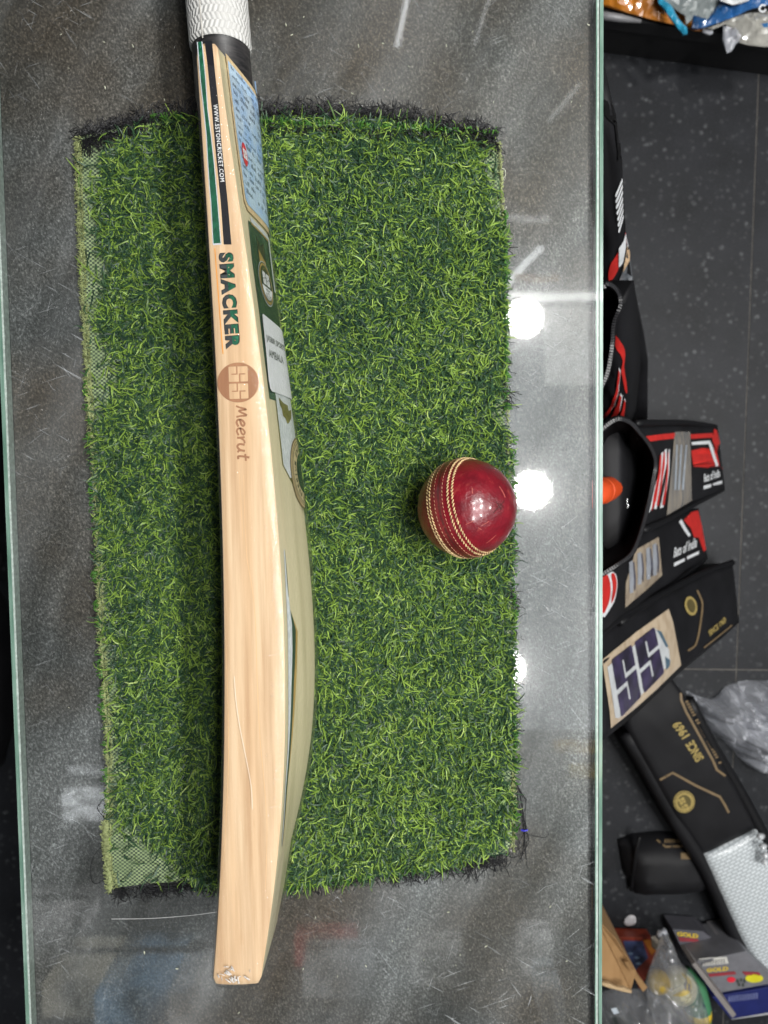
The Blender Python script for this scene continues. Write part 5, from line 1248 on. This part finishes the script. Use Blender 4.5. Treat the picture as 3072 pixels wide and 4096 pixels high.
# lower right: cartons, ball pack, polythene
def facebox(name_root, label, cat, quad, z, height, mat, extra=None, group=None):
    """carton whose top is the photo quad (u, v, dz) and whose sides drop to the floor"""
    P = [px(u, v, z + dz) for u, v, dz in quad]
    c = sum(P, Vector()) / 4
    t = thing(name_root, label, cat, (c.x, c.y, max(0, z - height)), group)
    V = P + [Vector((p.x, p.y, max(.003, p.z - height))) for p in P]
    f = [(0, 1, 2, 3), (7, 6, 5, 4)] + [(i, 4 + i, 4 + (i + 1) % 4, (i + 1) % 4) for i in range(4)]
    bm = bmesh.new(); bv = [bm.verts.new(p) for p in V]
    for q in f: bm.faces.new([bv[i] for i in q])
    bmesh.ops.recalc_face_normals(bm, faces=bm.faces[:]); bmesh.ops.bevel(bm, geom=bm.edges[:], offset=.0012, segments=1, affect='EDGES')
    bmesh.ops.recalc_face_normals(bm, faces=bm.faces[:])
    bm.verts.index_update(); o = mesh("carton", [tuple(q.co) for q in bm.verts], [tuple(x.index for x in q.verts) for q in bm.faces], mat, t); bm.free()
    return t, bvh_proj(bvh_of(o), .0012, z), bvh_proj(bvh_of(o), .0018, z)
CB = NT("brown_cardboard"); vv = CB.coord((1, .2, 1)); CB.base(CB.ramp(CB.noise(vv, 60, 4), [(.3, (.28, .155, .06)), (.7, (.36, .21, .09))])); CB.set(Roughness=.8); CB = CB.m
DGR = simple("slate_carton", (.085, .085, .10), .45); GRC = simple("grey_carton", (.15, .15, .165), .4); NVY = simple("navy_carton", (.012, .018, .11), .35)
YEL = M("yellow_print", (.68, .48, .03), .4); REDD = M("dark_red_print", (.25, .03, .04), .4)
t, p1_, p2_ = facebox("gear_box", "dark grey carton with gold lettering and red band, back row by the mesh cover", "carton", [(2690, 3718, 0), (2812, 3726, 0), (2935, 3815, 0), (2745, 3836, 0)], .055, .05, DGR)
letter("box_word", "GOLD", (2708, 3742), (2792, 3752), 17, p1_, YEL, t, .03, up=(-.05, -1)); decal("box_band", [(2712, 3746), (2790, 3754), (2798, 3766), (2718, 3764)], p1_, REDD, t, 20)
for (u, v, r) in ((2786, 3788, 9), (2840, 3768, 10), (2855, 3786, 14), (2872, 3806, 12)): decal("box_picture", [(u + r * 1.3 * math.cos(a), v + r * .8 * math.sin(a)) for a in np.linspace(0, 6.28, 14, endpoint=False)], p2_, M("dull_yellow", (.35, .30, .05), .4), t, 10)
t, p1_, p2_ = facebox("gear_box", "light grey carton with a white label and a yellow ball picture", "carton", [(2765, 3852, 0), (2985, 3806, 0), (3120, 3930, 0), (2884, 3972, 0)], .11, .10, GRC)
decal("box_label", [(2794, 3838), (2905, 3826), (2914, 3852), (2810, 3862)], p1_, M("label_white", (.55, .54, .5), .5), t, 20)
m = MB()
for k in range(3):
    for q in range(9): m.add([p2_(2803 + q * 11, 3844 + k * 6 - q * 1.1), p2_(2810 + q * 11, 3843 + k * 6 - q * 1.1), p2_(2811 + q * 11, 3846 + k * 6 - q * 1.1), p2_(2804 + q * 11, 3847 + k * 6 - q * 1.1)], [(0, 1, 2, 3)])
m.build("label_print", BKi, t)
letter("box_word", "GOLD", (2826, 3888), (2912, 3880), 16, p1_, YEL, t, .03, up=(0, -1)); decal("box_band", [(2830, 3894), (2938, 3884), (2944, 3896), (2838, 3906)], p1_, REDD, t, 20)
decal("box_picture", [(3016 + 36 * math.cos(a), 3912 + 17 * math.sin(a)) for a in np.linspace(0, 6.28, 20, endpoint=False)], p1_, M("bright_yellow", (.6, .55, .02), .4), t, 12)
decal("box_picture", [(2924 + 17 * math.cos(a), 3917 + 11 * math.sin(a)) for a in np.linspace(0, 6.28, 16, endpoint=False)], p1_, M("red_print", (.5, .05, .04)), t, 12)
decal("box_picture", [(2966, 3884), (3036, 3888), (3040, 3900), (2980, 3900)], p1_, REDD, t, 16)
for k, (u, v) in enumerate(((2944, 3918), (2958, 3914), (2972, 3918), (2950, 3932), (2966, 3934))): decal("box_picture", [(u, v), (u + 8, v - 4), (u + 10, v + 8), (u + 2, v + 12)], p2_, M("picture_dark", (.04, .05, .04), .5), t, 10)
t, p1_, p2_ = facebox("gear_box", "navy blue carton at the bottom right corner", "carton", [(2848, 3988, 0), (3140, 3938, 0), (3150, 4046, 0), (2925, 4078, 0)], .085, .08, NVY)
m = MB()
for k in range(4):
    for q in range(11): m.add([p1_(2912 + q * 11, 3984 + k * 6 - q * 1.2), p1_(2919 + q * 11, 3983 + k * 6 - q * 1.2), p1_(2920 + q * 11, 3986 + k * 6 - q * 1.2), p1_(2913 + q * 11, 3987 + k * 6 - q * 1.2)], [(0, 1, 2, 3)])
m.build("box_print", M("pale_blue_ink", (.22, .25, .45), .5), t)
decal("box_edge", [(2926, 4074), (3090, 4046), (3090, 4056), (2928, 4088)], p1_, M("worn_white", (.5, .5, .52), .6), t, 24)
t, p1_, p2_ = facebox("gear_box", "red and orange carton with blue print behind the cardboard flap", "carton", [(2470, 3748, 0), (2605, 3752, 0), (2640, 3800, 0), (2560, 3960, 0)], .034, .030, simple("red_orange_carton", (.30, .045, .02), .4, .4, 12))
decal("box_picture", [(2492, 3762), (2570, 3762), (2592, 3830), (2540, 3880), (2510, 3830)], p1_, simple("blue_picture", (.06, .08, .19), .4, .8, 40), t, 16)
decal("box_picture", [(2572, 3758), (2600, 3758), (2626, 3800), (2606, 3820)], p1_, M("orange_print", (.48, .16, .02), .4), t, 16)
for (u, v) in ((2520, 3812), (2545, 3828), (2552, 3852)): decal("box_picture", [(u - 12, v), (u, v - 6), (u + 14, v), (u, v + 6)], p2_, M("ice_print", (.25, .36, .52), .4), t, 10)
t, p1_, p2_ = facebox("gear_box", "small maroon and grey carton tucked against the mesh cover", "carton", [(2862, 3740, 0), (2960, 3722, 0), (2990, 3778, 0), (2915, 3785, 0)], .05, .045, simple("pale_grey_carton", (.22, .21, .22), .5))
decal("box_band", [(2862, 3742), (2882, 3738), (2930, 3782), (2914, 3784)], p1_, M("maroon", (.10, .02, .02), .5), t, 16)
t, p1_, p2_ = facebox("carton_flap_box", "open brown cardboard box with raised flap against the counter", "cardboard box", [(2380, 3668, 0), (2465, 3757, 0), (2546, 3887, -.02), (2524, 3966, -.03)], .30, .26, CB)
P = [px(2380, 3670, .302), px(2524, 3966, .272), px(2405, 3932, .29), px(2370, 3900, .30)]
mesh("flap", [tuple(p) for p in P] + [(p.x, p.y, p.z - .004) for p in P], [(0, 1, 2, 3), (7, 6, 5, 4), (0, 4, 5, 1), (1, 5, 6, 2), (2, 6, 7, 3), (3, 7, 4, 0)], CB, t)
P = [px(2497, 3848, .30), px(2512, 3846, .30), px(2590, 3950, .24), px(2572, 3968, .24)]
mesh("flap", [tuple(p) for p in P] + [(p.x, p.y, p.z - .004) for p in P], [(0, 1, 2, 3), (7, 6, 5, 4), (0, 4, 5, 1), (1, 5, 6, 2), (2, 6, 7, 3), (3, 7, 4, 0)], CB, t)
m = MB(); m.tube([px(*p, .305) for p in ((2405, 3932), (2430, 3938), (2460, 3950), (2490, 3955), (2524, 3966))], [.003, .005, .003, .005, .003], 5); m.build("torn_edge", simple("torn_card", (.45, .32, .18), .9), t)
P = [px(2768, 3858, .235), px(2782, 3850, .235), px(2945, 4058, .21), px(2930, 4072, .21)]
fb = thing("carton_flap", "long pale cardboard flap standing between the grey carton and the ball pack", "flap", tuple(P[2]))
mesh("card", [tuple(p) for p in P] + [(p.x, p.y, p.z - .05) for p in P], [(0, 1, 2, 3), (7, 6, 5, 4), (0, 4, 5, 1), (1, 5, 6, 2), (2, 6, 7, 3), (3, 7, 4, 0)], simple("grey_card", (.22, .20, .19), .6), fb)
sp_ = thing("packet", "small beige packet standing behind the knotted clear bag", "packet", tuple(px(2620, 3765, 0)))
pillow("wrapper", [(2604, 3748), (2648, 3742), (2656, 3776), (2626, 3802), (2608, 3790)], .07, .015, simple("beige_wrapper", (.30, .26, .21), .5), sp_, 9, .008, 40, 31)
bp = thing("ball_pack", "yellow practice ball with white and yellow card in a knotted clear bag", "ball pack", tuple(px(2690, 3940, .1)))
def sphere(name, c, r, mat, parent, sq=1.0):
    bm = bmesh.new(); bmesh.ops.create_icosphere(bm, subdivisions=3, radius=r)
    V = [(c.x + q.co.x, c.y + q.co.y, c.z + q.co.z * sq) for q in bm.verts]; f = [tuple(x.index for x in q.verts) for q in bm.faces]; bm.free(); return mesh(name, V, f, mat, parent, True)
sphere("yellow_ball", px(2632, 3926, .20), .021, simple("yellow_ball", (.55, .36, .01), .5), bp)
so = sphere("white_ball", px(2716, 3942, .19), .032, M("cream_ball", (.62, .58, .36), .4), bp)
pS = bvh_proj(bvh_of(so), .001, .2)
decal("yellow_band", smoothpoly([(2722, 3890), (2752, 3910), (2766, 3940), (2756, 3970), (2730, 3984), (2690, 3982), (2715, 3968), (2740, 3950), (2745, 3925)], 3), pS, YEL, bp, 12)
for k in (0, 14): decal("blue_stripe", [(2738 + k, 3935), (2742 + k, 3934), (2744 + k, 3958), (2739 + k, 3962)], bvh_proj(bvh_of(so), .0016, .2), M("blue_ink", (.06, .06, .2), .4), bp, 10)
m = MB(); m.tube([px(2742, 3880, .19), px(2776, 3950, .19), px(2790, 4030, .185), px(2796, 4130, .18)], [.010, .022, .024, .022], 14); m.build("green_sleeve", M("green_sleeve", (.06, .20, .10), .4), bp, True)
m = MB(); m.tube([px(2787, 4034, .1852), px(2790, 4062, .1845)], [.0250, .0250], 14); m.build("yellow_ring", YEL, bp, True)
pillow("polythene", smoothpoly([(2640, 3738), (2668, 3734), (2690, 3775), (2722, 3850), (2770, 3900), (2812, 3990), (2826, 4140), (2600, 4140), (2590, 4020), (2584, 3930), (2612, 3840), (2636, 3775)], 2), .222, .030, CLEAR, bp, 11, .030, 34, 17)
m = MB(); m.tube([px(2634, 3748, .21), px(2640, 3728, .22), px(2655, 3722, .22), px(2664, 3740, .215)], .005, 6); m.build("knot", CLEAR2, bp, True)
pk = thing("plastic_bag", "clear plastic bag holding green and black gear at the bottom edge beside the counter", "plastic bag", tuple(px(2560, 4050, 0)))
pillow("gear", [(2420, 4030), (2460, 4020), (2520, 4050), (2580, 4110), (2590, 4180), (2400, 4180)], .18, .04, simple("dark_gear", (.02, .03, .025), .4, .9, 50), pk, 14, .02, 30, 5)
decal("gear_print", [(2444, 4035), (2466, 4030), (2476, 4052), (2456, 4058)], lambda u, v: px(u, v, .262), M("pale_gear", (.45, .5, .55), .4), pk, 10)
pillow("film", smoothpoly([(2390, 4000), (2440, 3962), (2540, 3958), (2640, 3970), (2710, 3998), (2760, 4040), (2780, 4130), (2760, 4200), (2390, 4200)], 3), .20, .06, CLEAR, pk, 10, .06, 26, 9)

# upper right: black low shelf with crumpled packets
sh = thing("low_shelf", "black low shelf across the top right corner holding crumpled packets", "shelf", tuple(px(2740, 60, 0)))
P = [px(2330, 58, .12), px(3380, 203, .12), px(3380, -400, .12), px(2330, -400, .12)]
zl = .30
mesh("shelf_board", [tuple(p) for p in P] + [(p.x, p.y, p.z - .03) for p in P], [(0, 1, 2, 3), (7, 6, 5, 4), (0, 4, 5, 1), (1, 5, 6, 2), (2, 6, 7, 3), (3, 7, 4, 0)], simple("black_shelf", (.012, .012, .013), .4), sh)
Q0, Q1 = px(2330, 58, .12), px(3380, 203, .12); dd = (Q1 - Q0).normalized(); nn = Vector((dd.y, -dd.x, 0)); 
mesh("front_panel", [tuple(q) for q in (Q0 + nn * -.012 + Vector((0, 0, -.032)), Q1 + nn * -.012 + Vector((0, 0, -.032)), Q1 + nn * -.012 + Vector((0, 0, -.118)), Q0 + nn * -.012 + Vector((0, 0, -.118)), Q0 - nn * .03 + Vector((0, 0, -.032)), Q1 - nn * .03 + Vector((0, 0, -.032)), Q1 - nn * .03 + Vector((0, 0, -.118)), Q0 - nn * .03 + Vector((0, 0, -.118)))],
     [(0, 1, 2, 3), (7, 6, 5, 4), (0, 4, 5, 1), (1, 5, 6, 2), (2, 6, 7, 3), (3, 7, 4, 0)], simple("black_shelf", (.01, .01, .01)), sh)
m = MB(); m.tube([Q0 + Vector((0, 0, .004)), Q0.lerp(Q1, .14) + Vector((0, 0, .004)), Q0.lerp(Q1, .22) + Vector((0, 0, .003))], [.008, .007, .003], 6); m.build("metal_lip", simple("grey_lip", (.22, .22, .23), .35), sh, True)
pk = thing("packet", "glossy orange packet on the black shelf at the top right", "packet", tuple(px(2600, 50, .13)))
pillow("foil", [(2405, -60), (2860, -60), (2850, 60), (2820, 126), (2780, 122), (2700, 98), (2620, 80), (2520, 52), (2405, 18)], .132, .012, simple("orange_foil", (.46, .16, .015), .3, .35, 25, coat=.5), pk, 16, .014, 22, 1)
pk = thing("packet", "crumpled grey and cyan plastic packet hanging over the orange one", "packet", tuple(px(2760, 60, .15)))
pillow("foil", [(2620, -60), (2900, -60), (2880, 10), (2826, 84), (2790, 60), (2745, 98), (2738, 60), (2690, 30), (2640, 20)], .158, .010, simple("grey_film", (.25, .28, .28), .3, .35, 18, coat=.5), pk, 14, .018, 26, 4)
pillow("cyan_fold", [(2626, -30), (2690, 28), (2708, 62), (2728, 90), (2748, 110), (2750, 136), (2732, 140), (2712, 112), (2690, 84), (2660, 40), (2634, 10)], .164, .010, simple("cyan_film", (.03, .32, .52), .3, .35, 40, coat=.5), pk, 9, .010, 40, 6)
pk = thing("packet", "deep blue crumpled plastic packet in the top right corner", "packet", tuple(px(2900, 30, .15)))
pillow("foil", [(2766, 112), (2776, 60), (2830, 80), (2880, 8), (2940, -50), (3140, -60), (3140, 0), (2990, 40), (2960, 58), (2890, 84), (2830, 106), (2790, 116)], .162, .010, simple("blue_film", (.015, .09, .26), .3, .5, 22, coat=.5), pk, 12, .016, 28, 8)
pillow("white_patch", [(2880, 0), (2900, -30), (2990, -40), (2998, 0), (2960, 14), (2930, 18)], .182, .006, M("white_film", (.6, .62, .62), .3), pk, 10, .010, 36, 3)
pk = thing("packet", "milky plastic packet with blue marks below the blue packet", "packet", tuple(px(2990, 90, .14)))
pillow("film", [(2830, 112), (2900, 82), (2990, 50), (3140, 40), (3140, 180), (3060, 186), (3000, 180), (2960, 170), (2950, 120), (2900, 96), (2850, 118)], .152, .016, simple("milky_film", (.42, .41, .37), .25, .3, 22, coat=.6), pk, 12, .014, 24, 12)
pillow("clear_tail", [(2894, 96), (2960, 96), (2990, 140), (2958, 168), (2940, 180), (2928, 204), (2908, 212), (2902, 190), (2892, 160)], .146, .012, CLEAR2, pk, 9, .016, 40, 14)
pillow("clear_tail", [(2810, 106), (2850, 108), (2852, 134), (2838, 140), (2812, 128)], .142, .006, CLEAR2, pk, 8, .008, 40, 15)
pA_ = lambda u, v: px(u, v, .192)
decal("blue_mark", [(3046, 96), (3072, 90), (3072, 108), (3056, 110)], pA_, M("blue_mark", (.02, .12, .3), .4), pk, 10)
v, f = ribbon2d(smoothpoly([(3062, 22), (3048, 20), (3038, 32), (3042, 44), (3056, 46), (3064, 36)], 4, False), 7); mesh("white_ring", [px(*p, .192) for p in v], f, WHP, pk)

# ------------------------------------------------------------------ left edge: dark bag on the floor
lb = thing("black_bag", "black rounded bag on the floor at the left edge, upper one", "bag", tuple(px(-40, 1900, 0)))
pillow("body", smoothpoly([(-220, 1500), (-60, 1560), (4, 1660), (16, 1850), (14, 2050), (2, 2130), (-60, 2180), (-220, 2200)], 3), .25, .05, NY, lb, 30, .006, 8, 21, smooth=True)
lb = thing("black_bag", "black rounded bag on the floor at the left edge, lower one", "bag", tuple(px(-40, 2700, 0)))
pillow("body", smoothpoly([(-220, 2330), (-40, 2350), (10, 2385), (40, 2500), (52, 2700), (56, 2880), (30, 2990), (-10, 3080), (-220, 3120)], 3), .25, .05, NY, lb, 30, .006, 8, 22, smooth=True)
lb = thing("black_bag", "small black strap end between the two bags at the left edge", "strap", tuple(px(-10, 2240, 0)))
pillow("body", smoothpoly([(-60, 2190), (6, 2205), (15, 2240), (4, 2272), (-60, 2280)], 3), .2, .02, NY, lb, 16, .002, 8, 23, smooth=True)
